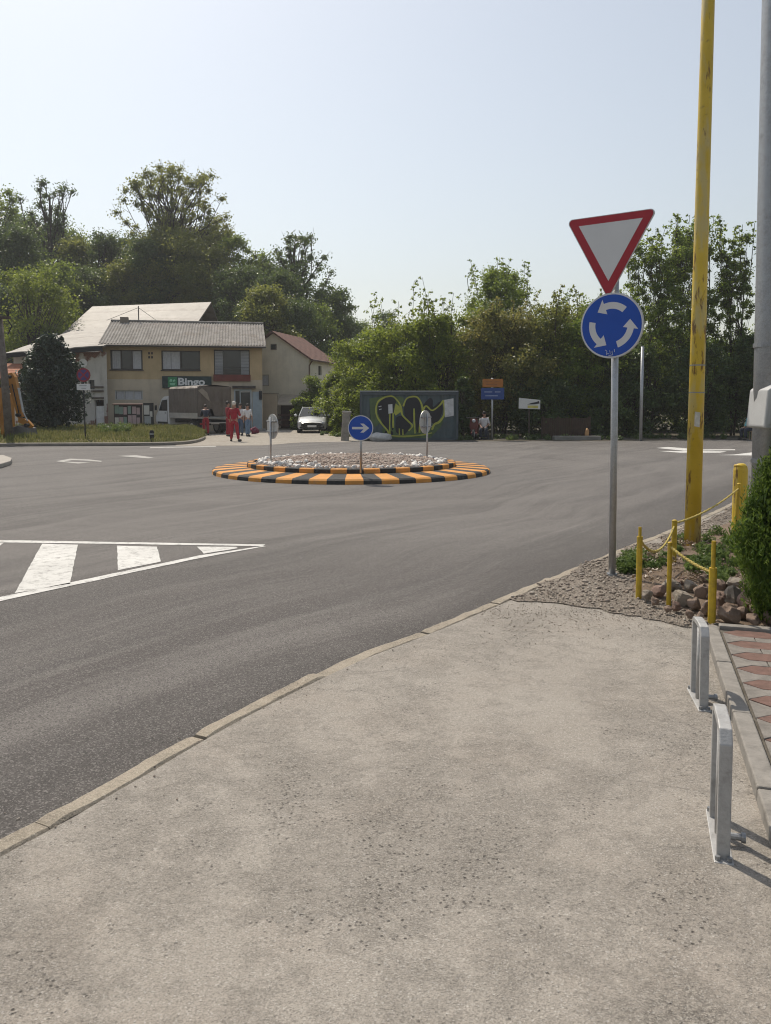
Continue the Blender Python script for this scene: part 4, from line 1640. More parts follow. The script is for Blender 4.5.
def corrugated(x0, x1, y0, z0, y1, z1, pitch=.177, amp=.03, n=None):
    nn = int((x1 - x0) / pitch * 6)
    xs_ = np.linspace(x0, x1, nn)
    v = []
    ns = 7
    for j in range(ns):
        t = j / (ns - 1)
        for x in xs_:
            sag = .04 * mnoise.noise(Vector((x * .4, t * 2, 3)))
            v.append((x, y0 + (y1 - y0) * t, z0 + (z1 - z0) * t + amp * math.sin(2 * math.pi * x / pitch) + sag + (.012 * (j % 2))))
    f = [(j * nn + i, j * nn + i + 1, (j + 1) * nn + i + 1, (j + 1) * nn + i) for j in range(ns - 1) for i in range(nn - 1)]
    return v, f


EY = BY - .75
EZ = P(385, 344.5, EY).z
rx0, rx1 = P(96, 345, EY).x, P(259.5, 345, EY).x
v, f = corrugated(rx0, rx1, EY, EZ, RY, RZ)
roof_m = corr_mat()
mb = MB().add(v, f)
v, f = corrugated(rx0, rx1, RY, RZ, BY + 9, EZ)
mb.add(v, f)
rf = mb.build('roof', roof_m, bld, org=org)
mb = MB()
mb.tube([(rx0, RY, RZ + .03), (rx1, RY, RZ + .03)], .09, 8)
mb.build('ridge_cap', roof_m, rf, org=org)
mb = MB()
mb.slab((rx0, EY + .05, EZ - .10), (rx1, EY + .05, EZ - .10), (rx1, BY + .1, EZ + .10), (rx0, BY + .1, EZ + .10), .05)
mb.build('soffit', M('dark_soffit', (.10, .08, .06), .9, .2), rf, org=org)
gm2 = M('gutter', (.09, .08, .075), .6, .2, metal=.3)
mb = MB()
mb.tube([(rx0, EY - .04, EZ - .09), (rx1, EY - .04, EZ - .09)], .06, 8)
mb.tube([(bx0 + .05, EY, EZ - .12), (bx0 - .02, BY - .06, EZ - .45), (bx0 - .02, BY - .06, .1)], .05, 8)
mb.build('gutter', gm2, bld, org=org)
cx_ = P(149, 320, RY - .2).x - .9
MB().box((cx_, RY - .2, RZ + .05), (.5, .35, .4)).build('chimney', plaster('chimney_plaster', (.25, .21, .17)), rf, org=org, bevel=.01)
mx_ = P(161.5, 320, RY).x - .8
mz_ = P(161, 307, RY).z
mb = MB()
mb.tube([(mx_, RY, RZ), (mx_, RY, mz_)], .035, 6)
mb.tube([(mx_, RY, mz_ - .1), (mx_ - 2.0, RY, RZ + .05)], .015, 5)
mb.tube([(mx_, RY, mz_ - .1), (mx_ + 1.2, RY, RZ + .05)], .015, 5)
mb.build('roof_mast', gm2, rf, org=org)


def window(parent, fr, o, org, panes, fm, curtains=(), rec=.12, sill=None, fw=.06):
    a, b, c, d = o
    w = MB()
    fr2 = lambda u, v, ww: fr(u, v, rec + ww)
    bars = [(a, a + fw, c, d), (b - fw, b, c, d), (a + fw, b - fw, c, c + fw), (a + fw, b - fw, d - fw, d)]
    for k in range(1, panes):
        m = a + (b - a) * k / panes
        bars.append((m - fw * .6, m + fw * .6, c + fw, d - fw))
    for u0, u1, v0, v1 in bars:
        w.prism([(u0, v0), (u1, v0), (u1, v1), (u0, v1)], lambda u, v, ww: fr2(u, v, -ww), .07)
    win = w.build('window', fm, parent, org=org)
    MB().quad(fr2(a, c, .01), fr2(b, c, .01), fr2(b, d, .01), fr2(a, d, .01)).build('glass_pane', glass, win, org=org)
    for u0, u1 in curtains:
        ua, ub = a + (b - a) * u0, a + (b - a) * u1
        n = 14
        v = []
        for k in range(n + 1):
            u = ua + (ub - ua) * k / n
            z = -.012 + .010 * math.cos(k * 2.2)
            v += [fr2(u, c + fw, z), fr2(u, d - fw, z)]
        MB().add(v, [(2 * k, 2 * k + 2, 2 * k + 3, 2 * k + 1) for k in range(n)]).build('curtain', curtain_m, win, org=org)
    if sill is not None:
        MB().prism([(a - .05, c - .06), (b + .05, c - .06), (b + .05, c - .003), (a - .05, c - .003)], lambda u, v, ww: fr(u, v, -ww), .08).build('sill', sill, win, org=org)
    return win


window(bld, front, op['w1'], org, 3, frame_d, [(.05, .33), (.66, .95)], sill=frame_d)
window(bld, front, op['w2'], org, 2, frame_d, [(.03, .24), (.25, .48)], sill=frame_d)
w3 = window(bld, front, op['w3'], org, 1, frame_d)
shut = M('grey_shutter', (.36, .37, .39), .8, .1, 6)
a, b, c, d = op['w3']
for s in (0, 1):
    mb = MB()
    u0 = a + .06 if s == 0 else b - .06 - (b - a) * .22
    u1 = u0 + (b - a) * .22
    zlo = fz(374)
    for k in range(16):
        z0 = zlo + (d - .08 - zlo) * k / 16
        z1 = zlo + (d - .08 - zlo) * (k + .85) / 16
        mb.prism([(u0, z0), (u1, z0), (u1, z1), (u0, z1)], lambda u, v, w: front(u, v, .04 - w), .03)
    mb.build('shutter', shut, w3, org=org)
mb = MB()
mb.prism([(a - .04, fz(381)), (b + .04, fz(381)), (b + .04, fz(374.3)), (a - .04, fz(374.3))], lambda u, v, w: front(u, v, .0 - w), .12)
mb.build('balcony_panel', M('oxblood_panel', (.17, .045, .035), .8, .2), w3, org=org)
mb = MB()
for k in range(3):
    z = fz(372.5 - k * 3.0)
    mb.tube([front(a + .06, z, -.09), front(b - .06, z, -.09)], .012, 5)
mb.build('balcony_rail', frame_d, w3, org=org)
window(bld, front, op['w4'], org, 3, M('white_frame', (.48, .47, .45), .6, .1), [(.05, .31), (.36, .64), (.69, .95)])
mb = MB()
for i in range(2):
    for j in range(2):
        u, z = fx(147.8 + i * 2.8), fz(357.5 - j * 4)
        mb.box((u, BY - .012, z), (.1, .03, .14))
mb.build('vent_block', frame_d, bld, org=org)

# shop sign with lettering
sg = MB().prism([(fx(160), fz(388)), (fx(208), fz(388)), (fx(208), fz(376.2)), (fx(160), fz(376.2))], lambda u, v, w: front(u, v, -.02 - w), .12)
sgo = sg.build('shop_sign', M('sign_dark_green', (.012, .035, .035), .5, .1, bump=0), bld, org=org, bevel=.01)


def text_mesh(s, size, bold=0.0, ext=.004):
    cu = bpy.data.curves.new('txt', 'FONT')
    cu.body = s
    cu.size = size
    cu.offset = bold
    cu.extrude = ext
    cu.resolution_u = 3
    o = bpy.data.objects.new('txt', cu)
    C.objects.link(o)
    dg = bpy.context.evaluated_depsgraph_get()
    dg.update()
    me = bpy.data.meshes.new_from_object(o.evaluated_get(dg))
    bpy.data.objects.remove(o)
    bpy.data.curves.remove(cu)
    return me


def put_text(s, name, height, width, loc, mat, parent, org, bold=.02, rot=(R(90), 0, 0)):
    me = text_mesh(s, 1.0, bold)
    me.name = name
    me.materials.append(mat)
    xs_ = [v.co.x for v in me.vertices]
    ys_ = [v.co.y for v in me.vertices]
    kx, ky = width / (max(xs_) - min(xs_)), height / (max(ys_) - min(ys_))
    for v in me.vertices:
        v.co = ((v.co.x - min(xs_)) * kx, (v.co.y - min(ys_)) * ky, v.co.z)
    o = link_mesh(name, me, parent)
    o.location = Vector(loc) - Vector(org)
    o.rotation_euler = rot
    return o


lit_white = M('letter_white', (.72, .72, .70), .5, .03, bump=0)
put_text('Bingo', 'lettering', fz(377.6) - fz(387.4), fx(201.5) - fx(175.5), (fx(175.5), BY - .146, fz(387.6)), lit_white, sgo, org, .035)
lg = M('logo_green', (.03, .22, .09), .5, .05, bump=0)
u0, u1, z0, z1 = fx(165.5), fx(174.5), fz(387.2), fz(377)
MB().prism([(u0, z0), (u1, z0), (u1, z1), (u0, z1)], lambda u, v, w: front(u, v, -.142 - w), .004).build('logo_square', lg, sgo, org=org)
um, zm = (u0 + u1) / 2, (z0 + z1) / 2
mb = MB()
fl = lambda u, v, w: front(um + u, zm + v, -.148 - w)
mb.prism([(-.18, .02), (-.02, .02), (-.02, .16), (-.10, .20), (-.18, .12)], fl, .003)
mb.prism([(.02, .0), (.18, .06), (.14, .18), (.02, .12)], fl, .003)
mb.prism([(-.17, -.06), (.18, -.04), (.12, -.2), (-.12, -.2)], fl, .003)
mb.build('logo_mark', M('logo_pale', (.25, .55, .35), .5, .05, bump=0), sgo, org=org)
# shop door and pale blue panels
pb_ = M('pale_blue_panel', (.36, .43, .47), .6, .08, 4, dirt=.15)
a, b, c, d = op['door']
mb = MB()
for u0, u1, v0, v1 in ((a, a + .08, 0, d), (b - .08, b, 0, d), (a + .08, b - .08, d - .1, d), (a + .34, a + .40, 0, d - .1)):
    mb.prism([(u0, v0), (u1, v0), (u1, v1), (u0, v1)], lambda u, v, w: front(u, v, .06 - w), .09)
dr = mb.build('door', M('door_frame_pale', (.42, .47, .50), .5, .08), bld, org=org)
MB().quad(front(a + .08, 0, .05), front(b - .08, 0, .05), front(b - .08, d, .05), front(a + .08, d, .05)).build('glass_pane', glass, dr, org=org)
MB().box(((a + b) / 2 + .15, BY + .02, d - .16), (.55, .04, .05)).build('door_light_strip', white, dr, org=org)
MB().box(((a + b) / 2 + .15, BY - .04, d / 2), (.03, .03, .5)).build('handle', galv, dr, org=org)
MB().prism([(b + .05, .02), (bx1 - .05, .02), (bx1 - .05, d - .15), (b + .05, d - .15)], lambda u, v, w: front(u, v, -.004 - w), .04).build('side_panel', pb_, bld, org=org)
MB().prism([(a - .1, d + .05), (b + .25, d + .05), (b + .25, d + .2), (a - .1, d + .2)], lambda u, v, w: front(u, v, -.003 - w), .35).build('door_canopy', frame_d, bld, org=org)
MB().box((fx(256.5), BY - .12, fz(395)), (.18, .2, .55)).build('wall_lamp', dark, bld, org=org, bevel=.02)
MB().box(((fx(228) + bx1) / 2, BY - .5, .06), (bx1 - fx(228) + .3, 1.0, .12)).build('door_step', M('step_concrete', (.33, .31, .28), .9), bld, org=org, bevel=.01)

# ---- notice board in front of the shop wall
nb = G(128, 431)
nb = Vector((fx(128, 43.2), 43.2, 0))
t = thing('notice_board', 'low notice board covered with pale posters on the grass verge', 'notice board', nb)
w_ = fx(142.5, 43.2) - fx(114.5, 43.2)
z0, z1 = fz(426, 43.2), fz(404.5, 43.2)
MB().prism([(-w_ / 2, z0), (w_ / 2, z0), (w_ / 2, z1), (-w_ / 2, z1)], lambda u, v, w: (u, -w, v), .05).build('board', M('board_dark', (.05, .038, .04), .8, .2), t)
for sx in (-1, 1):
    MB().tube([(sx * (w_ / 2 - .06), .05, -.1), (sx * (w_ / 2 - .06), .05, z1)], .04, 8).build('leg', galv_d, t)
MB().slab((-w_ / 2 - .05, -.15, z1 + .02), (w_ / 2 + .05, -.15, z1 + .02), (w_ / 2 + .05, .15, z1 + .05), (-w_ / 2 - .05, .15, z1 + .05), .03).build('board_roof', M('board_rust', (.12, .06, .05), .8, .2), t)
pr_ = random.Random(4)
pc = [M('poster_white', (.55, .54, .52), .8, .1, bump=0), M('poster_pink', (.48, .36, .37), .8, .1, bump=0), M('poster_green', (.22, .30, .27), .8, .1, bump=0), M('poster_grey', (.35, .37, .38), .8, .1, bump=0)]
gx = 6
for r in range(2):
    for c in range(gx):
        u = -w_ / 2 + .05 + c * (w_ - .1) / gx
        ww = (w_ - .1) / gx - pr_.uniform(.01, .07)
        v0 = z0 + .04 + r * (z1 - z0) / 2 + pr_.uniform(0, .08)
        hh_ = (z1 - z0) / 2 - .12 + pr_.uniform(-.1, .04)
        MB().prism([(u, v0), (u + ww, v0), (u + ww, v0 + hh_), (u, v0 + hh_)], lambda a_, b_, w: (a_, -.053 - w, b_), .003).build('poster', pc[pr_.choice([0, 0, 1, 3, 2])], t)
t = thing('poster_stand', 'narrow dark poster stand between the notice board and the truck cab', 'poster stand', (fx(148.5, 43), 43, 0))
w_ = .55
z0, z1 = fz(426, 43), fz(403, 43)
MB().prism([(-w_ / 2, z0), (w_ / 2, z0), (w_ / 2, z1), (-w_ / 2, z1)], lambda u, v, w: (u, -w, v), .06).build('board', M('board_black', (.03, .03, .032), .8, .2), t)
for sx in (-1, 1):
    MB().tube([(sx * .2, .04, -.1), (sx * .2, .04, z1 - .1)], .03, 8).build('leg', galv_d, t)
for k, (u, v, ww, hh_) in enumerate([(-.24, .62, .3, .5), (-.22, .12, .36, .42), (.08, .5, .14, .3)]):
    MB().prism([(u, z0 + v), (u + ww, z0 + v), (u + ww, z0 + v + hh_), (u, z0 + v + hh_)], lambda a_, b_, w: (a_, -.063 - w, b_), .003).build('poster', pc[k % 2 * 3], t)

# ================================================================== BACK BUILDINGS (left)
br_m = bright_roof_mat()
wp = plaster('dirty_white_plaster', (.54, .51, .46), (.20, .16, .13), .6, brick=.35)
wood_d = M('dark_timber', (.07, .05, .038), .85, .25, 6)
SPLIT = []
t = thing('barn', 'large barn with a pale sheet metal roof behind the ochre shop', 'building', (-18.7, 64, 0))
org = (-18.7, 64, 0)
bx0_, bx1_ = P(95, 310, 64).x, P(205, 302, 64).x
rz_ = P(205, 302, 64).z
ez_ = P(72, 334, 58).z
mb = MB()
mb.slab((bx0_ - .2, 57.8, ez_), (bx1_ + .2, 57.8, ez_ - .1), (bx1_ + .5, 64, rz_), (bx0_ - .2, 64, rz_ - .35), .12)
rfo = mb.build('roof', br_m, t, org=org)
MB().slab((bx1_ + .5, 70.2, ez_), (bx0_ - .2, 70.2, ez_), (bx0_ - .2, 64, rz_ - .35), (bx1_ + .5, 64, rz_), .12).build('rear_roof', br_m, rfo, org=org)
mb = MB()
mb.box(((bx0_ + bx1_) / 2 - .4, 64, ez_ / 2), (bx1_ - bx0_ - .8, 11.4, ez_))
mb.build('wall', wp, t, org=org)
mb = MB()
gx_ = bx1_ - .75
mb.prism([(58.4, ez_), (69.6, ez_), (64, rz_ - .45)], lambda u, v, w: (gx_ - w, u, v), .15)
mb.build('gable', plaster('gable_plaster', (.26, .20, .13)), t, org=org)
mb = MB()
mb.prism([(63.2, ez_ + .1), (66.5, ez_ + .1), (66.2, rz_ - 1.2), (64.2, rz_ - .75)], lambda u, v, w: (gx_ + .004 + w, u, v), .02)
mb.build('gable_opening', dark, t, org=org)
mb = MB()
for y in (58.2, 61, 67, 69.7):
    mb.tube([(gx_, y, rz_ - abs(y - 64) / 6.2 * (rz_ - ez_) - .25), (bx1_ + .45, y, rz_ - abs(y - 64) / 6.2 * (rz_ - ez_) - .25)], .06, 6)
mb.build('rafter', wood_d, t, org=org)

t = thing('lean_to_house', 'low whitewashed house with mottled sheet roof and bare brick patches behind the conifer', 'building', (-19.5, 47, 0))
org = (-19.5, 47, 0)
lx0, lx1 = P(5, 353, 46.4).x, P(103, 345, 46.4).x
lz0, lz1 = P(5, 353, 46.4).z, P(103, 345.5, 46.4).z
tz0, tz1 = P(66, 331, 54).z, P(103, 328.5, 54).z
nxx, nyy = 24, 10
v, f = [], []
for j in range(nyy + 1):
    for i in range(nxx + 1):
        a, b = i / nxx, j / nyy
        x = (lx0 + (lx1 - lx0) * a) * (1 - b) + (lx0 + .9 + (lx1 - lx0 - .9) * a) * b
        y = 46.4 + 7.6 * b
        z = (lz0 + (lz1 - lz0) * a) * (1 - b) + (tz0 + (tz1 - tz0) * a) * b + .05 * mnoise.noise(Vector((x * 1.3, y, 0)))
        v.append((x, y, z))
f = [(j * (nxx + 1) + i, j * (nxx + 1) + i + 1, (j + 1) * (nxx + 1) + i + 1, (j + 1) * (nxx + 1) + i) for j in range(nyy) for i in range(nxx)]
lr = MB().add(v, f).build('roof', br_m, t, org=org)
md = lr.modifiers.new('thickness', 'SOLIDIFY')
md.thickness = .08
md.offset = -1
mb = MB()
mb.slab((lx0, 46.34, lz0 - .03), (lx1, 46.34, lz1 - .03), (lx1, 46.4, lz1 + .0), (lx0, 46.4, lz0 + .0), .02)
mb.box(((lx0 + lx1) / 2, 46.3, (lz0 + lz1) / 2 - .18), (lx1 - lx0, .05, .24), rot=Matrix.Rotation(-math.atan2(lz1 - lz0, lx1 - lx0), 3, 'Y'))
mb.build('fascia', dark, t, org=org)
frl = lambda u, v, w: (u, 47 + w, v)
mb = MB()
og = (fx(94.5, 47), fx(104, 47), .02, fz(400, 47))
ow = (fx(89, 47), fx(95, 47), fz(389, 47), fz(380, 47))
facade(mb, frl, lx0 + .2, lx1 - .02, -.1, lz0 + .1, [og, ow], .25, lambda v: 0)
mb.box(((lx0 + lx1) / 2 - .6, 49.6, lz0 / 2), (lx1 - lx0 - 1.6, 4.6, lz0 - .2))
mb.build('wall', wp, t, org=org)
MB().prism([(og[0] + .02, 0), (og[1] - .02, 0), (og[1] - .02, og[3] - .35), (og[0] + .02, og[3] - .35)], lambda u, v, w: frl(u, v, .2 - w), .05).build('garage_door', white, t, org=org)
MB().quad(frl(ow[0], ow[2], .2), frl(ow[1], ow[2], .2), frl(ow[1], ow[3], .2), frl(ow[0], ow[3], .2)).build('window', glass, t, org=org)
mb = MB()
for z in (fz(387, 47), fz(391, 47), fz(398, 47)):
    mb.box(((fx(92, 47) + fx(104, 47)) / 2, 46.95, z), (fx(104, 47) - fx(92, 47), .12, .08))
mb.build('timber_beam', wood_d, t, org=org)
MB().prism(circ(.25, 24, fx(84, 46.95), fz(363, 46.95)), lambda u, v, w: (u, 46.99 - w, v), .02).build('round_vent', white, t, org=org)
# small tiled porch roof
t = thing('tiled_porch', 'small porch with an orange tiled roof behind the digger arm', 'porch', (-20.5, 45, 0))
org = (-20.5, 45, 0)
a, b = P(-8, 378, 44.2), P(24, 377, 44.2)
c, d = P(31, 363.5, 46.6), P(8, 363.5, 46.6)
MB().slab((a.x, 44.2, a.z), (b.x, 44.2, b.z), (c.x, 46.6, c.z), (d.x - .6, 46.6, d.z), .1).build('roof', tile_mat('orange_tiles', (.36, .14, .07)), t, org=org)
for x in (a.x + .2, b.x - .2):
    MB().box((x, 44.5, a.z / 2), (.16, .16, a.z - .12)).build('post', wood_d, t, org=org)
MB().box(((a.x + b.x) / 2, 46.5, 1.0), (b.x - a.x, .12, 2.0)).build('back_wall', wp, t, org=org)

# ================================================================== BEIGE HOUSE
t = thing('beige_house', 'beige gabled house with red brown tiled roof behind the parked car', 'house', (-7.6, 54, 0), R(-14))
hw = 2.75
apz = P(275, 331, 54).z
evz = P(313.5, 358, 53.4).z
Ly = 5.9
hm = plaster('house_beige', (.76, .69, .56), (.3, .26, .2), .25)
SPLIT = []
mb = MB()
frg = lambda u, v, w: (u, w, v)
gw = [(-1.6, -.35, P(260, 386, 54).z, P(260, 374.5, 54).z)]
facade(mb, frg, -hw + .2, hw - .2, -.1, evz, gw, .18, lambda v: 0)
mb.add([(-hw + .2, 0, evz), (hw - .2, 0, evz), (0, 0, apz - .15)], [(0, 1, 2)])
frs = lambda u, v, w: (hw - .2 - w, u, v)
sw = [(1.9, 2.6, P(330, 376, 57).z, P(330, 367, 57).z)]
facade(mb, frs, 0, Ly - .3, -.1, evz, sw, .18, lambda v: 0)
mb.quad((-hw + .2, Ly - .3, -.1), (-hw + .2, 0, -.1), (-hw + .2, 0, evz), (-hw + .2, Ly - .3, evz))
mb.quad((hw - .2, Ly - .3, -.1), (-hw + .2, Ly - .3, -.1), (-hw + .2, Ly - .3, evz), (hw - .2, Ly - .3, evz))
mb.add([(-hw + .2, Ly - .3, evz), (hw - .2, Ly - .3, evz), (0, Ly - .3, apz - .15)], [(0, 1, 2)])
mb.build('wall', hm, t)
tm = tile_mat('red_brown_tiles', (.15, .070, .05))
mb = MB()
mb.slab((hw + .1, -.3, evz - .1), (hw + .1, Ly, evz - .1), (0, Ly, apz), (0, -.3, apz), .1)
mb.slab((-hw - .1, Ly, evz - .1), (-hw - .1, -.3, evz - .1), (-.001, -.3, apz - .002), (-.001, Ly, apz - .002), .1)
rfo = mb.build('roof', tm, t)
mb = MB()
mb.tube([(hw + .12, -.3, evz - .14), (hw + .12, Ly, evz - .14)], .06, 8)
mb.tube([(hw + .12, -.2, evz - .15), (hw - .16, -.07, evz - .5), (hw - .2, -.07, .1)], .05, 8)
mb.build('gutter', M('copper_gutter', (.13, .07, .045), .6), t)
window(t, frg, gw[0], (0, 0, 0), 2, M('beige_frame', (.4, .36, .3), .7), [(.02, .98)], rec=.1)
MB().quad((hw - .32, 1.9, sw[0][2]), (hw - .32, 2.6, sw[0][2]), (hw - .32, 2.6, sw[0][3]), (hw - .32, 1.9, sw[0][3])).build('window', glass, t)
vz = P(277, 347, 54).z
mb = MB()
mb.box((.02, -.02, vz), (.42, .05, .40))
vo = mb.build('attic_window', M('attic_frame', (.2, .16, .13), .7), t)
MB().box((.02, -.05, vz), (.32, .02, .30)).build('glass_pane', glass, vo)
# plaster wall / gate next to the shop
t = thing('yard_wall', 'plain light brown plaster wall closing the gap beside the shop', 'wall', (fx(267, 51), 51, 0))
w_ = fx(277, 51) - fx(256, 51)
z1 = fz(394, 51)
mb = MB().box((0, 0, z1 / 2 - .05), (w_, .22, z1 + .1))
mb.build('wall_panel', plaster('gap_plaster', (.44, .36, .27)), t, bevel=.015)
MB().box((0, 0, z1 + .03), (w_ + .1, .32, .06)).build('coping', M('coping', (.25, .21, .17), .9), t)
# carport
t = thing('carport', 'low carport with pale sheet roof and dark inside in front of the beige house', 'carport', (fx(287, 51.5), 51.5, 0))
w_ = fx(298, 51.5) - fx(277, 51.5)
z1, z2 = fz(404.5, 51.5), fz(394.5, 53.5)
MB().slab((-w_ / 2, -.3, z1), (w_ / 2, -.3, z1), (w_ / 2, 2.2, z2), (-w_ / 2, 2.2, z2), .06).build('roof', M('carport_sheet', (.42, .36, .29), .8, .15, 4, dirt=.3), t)
for sx in (-1, 1):
    MB().box((sx * (w_ / 2 - .06), -.1, z1 / 2 - .04), (.09, .09, z1 - .06)).build('post', wood_d, t)
MB().box((0, 2.2, z1 / 2), (w_, .1, z1)).build('back_wall', M('carport_boards', (.07, .03, .025), .9, .3), t)
mb = MB()
for k in range(3):
    mb.box((0, -.06, .3 + k * .32), (w_ - .2, .05, .12))
mb.build('board_rail', M('carport_rail', (.10, .045, .035), .9, .3), t)

# ================================================================== TRUCK
ck = P(198, 434, 43.0)
th_ = math.atan2(.77, -.64)                           # direction of travel
t = thing('box_truck', 'white cab truck with a brown tarpaulin box being unloaded at the shop', 'truck', (ck.x, 43.0, 0), th_)
t.scale = (1.16, 1, 1)
# local: +x forwards, near rear corner (left side) at the origin; left side is +y
L_, Wt = 3.1, 2.05
tarp = NB('brown_tarpaulin')
cc = tarp.mix(tarp.ramp(tarp.noise(1.3, 6, .6), (.35, 0.0), (.7, 1.0)), (.105, .084, .068), (.165, .137, .115))
tarp = tarp.fin(cc, .55, tarp.bump(tarp.noise(2.2, 4, .5, dist=.6), .7, .08), spec=.4)
tz0, tz1 = .95, 2.62
mb = MB()
n = 16
v = []
for i in range(n + 1):
    for (y, z) in ((0, tz0), (0, tz0 + .8), (0, tz1 - .12), (-.12, tz1), (-Wt / 2, tz1 + .08), (-Wt + .12, tz1), (-Wt, tz1 - .12), (-Wt, tz0 + .8), (-Wt, tz0)):
        x = L_ * i / n
        w = .025 * math.sin(i * 2.1) * (0 if z < tz0 + .1 else 1)
        sag = -.05 * math.sin(math.pi * ((i % 4) / 4)) if z > tz1 - .05 else 0
        v.append((x, y + w * (1 if y > -1 else -1), z + sag))
f = [(i * 9 + k, i * 9 + k + 1, (i + 1) * 9 + k + 1, (i + 1) * 9 + k) for i in range(n) for k in range(8)]
f.append(tuple(n * 9 + k for k in range(9)))
mb.add(v, f)
mb.build('tarpaulin', tarp, t, smooth=False)
# rear curtain, hanging open on one side
mb = MB()
v = []
for i in range(13):
    y = -Wt * i / 12
    lo = tz0 + (.42 if 2 <= i <= 5 else .04)
    for k in range(5):
        z = lo + (tz1 - .02 - lo) * k / 4
        v.append((-.02 - .05 * math.sin(i * 1.9) * (1 - k / 5), y, z))
mb.add(v, [(i * 5 + k, i * 5 + k + 1, (i + 1) * 5 + k + 1, (i + 1) * 5 + k) for i in range(12) for k in range(4)])
mb.build('rear_curtain', tarp, t)
mb = MB()
mb.add([(-.05, -.02, tz1 - .25), (-.05, -.75, tz1 - .9), (-.06, -.55, tz1 - .35), (-.05, -.25, tz1 - .12)], [(0, 1, 2, 3)])
o_ = mb.build('folded_flap', M('flap_inside', (.30, .26, .21), .8, .15, 4), t)
MB().box((L_ / 2, -Wt / 2, .90), (L_, Wt - .02, .10)).build('load_floor', M('steel_grey', (.33, .32, .30), .6, .15, 4, dirt=.3), t)
sb_ = M('drop_side', (.42, .40, .36), .6, .12, 4, dirt=.3)
MB().box((L_ / 2, .015, 1.0), (L_, .03, .30)).build('drop_side', sb_, t)
MB().box((-.35, -Wt / 2, .62), (.55, Wt - .5, .05)).build('tail_step', sb_, t)
mb = MB()
for y in (-.5, -Wt + .5):
    mb.box((2.2, y, .68), (5.2, .12, .2))
mb.box((.05, -Wt / 2, .55), (.12, Wt, .14))
mb.build('chassis', dark, t)
for sy in (-.25, -Wt + .25):
    MB().box((-.02, sy, .56), (.03, .28, .1)).build('tail_light', M('tail_red', (.3, .02, .02), .4), t)
MB().box((-.03, -Wt / 2, .58), (.012, .5, .12)).build('number_plate', white, t)


def wheel(parent, x, y, r, w, m_rim, axis='y'):
    a, b = ((x, y - w / 2, r), (x, y + w / 2, r)) if axis == 'y' else ((x - w / 2, y, r), (x + w / 2, y, r))
    av, bv = Vector(a), Vector(b)
    wh = MB().tube([av, av.lerp(bv, .12), av.lerp(bv, .88), bv], [r * .9, r, r, r * .9], 22).build('wheel', black_rub, parent)
    d = (bv - av).normalized()
    rb = MB()
    for s in (-1, 1):
        c = (av + bv) / 2 + d * s * (w / 2 + .006)
        rb.tube([c - d * .01, c + d * .008 * 1], [r * .6, r * .55], 16)
        for k in range(5):
            aa_ = k * 1.257
            o = (Vector((math.cos(aa_), 0, math.sin(aa_))) if axis == 'y' else Vector((0, math.cos(aa_), math.sin(aa_)))) * r * .38
            rb.tube([c + o, c + o + d * s * .012], r * .09, 6)
    rb.build('rim', m_rim, wh)


rimm = M('rim_silver', (.4, .4, .4), .4, .1, metal=.6)
for y in (-.16, -.38, -Wt + .38, -Wt + .16):
    wheel(t, .75, y, .37, .2, rimm)
for y in (-.2, -Wt + .2):
    wheel(t, 4.0, y, .37, .22, rimm)
# cab
cabm = M('cab_white', (.70, .70, .69), .35, .05, 3, bump=0, dirt=.1)
prof = [(3.25, .45), (4.62, .45), (4.86, .60), (4.84, .95), (4.62, 1.22), (4.12, 1.95), (3.85, 2.08), (3.25, 2.10)]
cab = MB().prism(prof, lambda u, v, w: (u, -.06 - w, v), Wt - .12).build('cab', cabm, t, bevel=.05)
for sgn, y in ((1, -.058), (-1, -Wt + .058)):
    MB().prism([(3.45, 1.25), (4.42, 1.25), (4.05, 1.86), (3.45, 1.9)], lambda u, v, w: (u, y + sgn * w, v), .008).build('side_window', glass, cab)
    MB().prism([(3.42, .62), (3.46, .62), (3.46, 1.95), (3.42, 1.95)], lambda u, v, w: (u, y + sgn * w, v), .006).build('door_seam', dark, cab)
    MB().box((3.62, y + sgn * .02, 1.12), (.14, .03, .04)).build('door_handle', dark, cab)
    MB().box((4.5, y + sgn * .16, 1.42), (.09, .12, .3)).build('mirror', dark, cab, bevel=.02)
    MB().box((4.0, y + sgn * .004, .55), (1.2, .012, .12)).build('sill_trim', dark, cab)
MB().slab((4.655, -.22, 1.24), (4.655, -Wt + .22, 1.24), (4.16, -Wt + .26, 1.92), (4.16, -.26, 1.92), .012).build('windscreen', glass, cab)

# ================================================================== CAR (facing the camera)
cg = G(311.5, 433.5)
t = thing('parked_car', 'silver white hatchback car parked nose out on the gravel by the bushes', 'car', (cg.x, cg.y + .3, 0), R(4))
car_p = M('car_silver', (.52, .53, .54), .28, .04, 3, bump=0, metal=.35, dirt=.06)
# stations along y: (y, half width, z low, z belt, z top-of-body)
stn = [(0, .62, .30, .50, .58), (.06, .74, .24, .54, .66), (.22, .81, .22, .60, .74), (.7, .83, .20, .66, .86), (1.15, .84, .20, .70, .93), (1.9, .85, .20, .74, .95), (2.8, .85, .20, .76, .96), (3.5, .84, .22, .78, .97), (3.9, .80, .26, .78, .96), (4.05, .70, .36, .72, .88)]
v = []
for y, w, zl, zb_, zt2 in stn:
    ring_ = [(-w * .9, zl), (-w, zl + .12), (-w, zb_), (-w * .93, zt2 - .03), (-w * .75, zt2), (0, zt2 + .03), (w * .75, zt2), (w * .93, zt2 - .03), (w, zb_), (w, zl + .12), (w * .9, zl)]
    v += [(x, y, z) for x, z in ring_]
m = 11
f = [(i * m + k, i * m + k + 1, (i + 1) * m + k + 1, (i + 1) * m + k) for i in range(len(stn) - 1) for k in range(m - 1)]
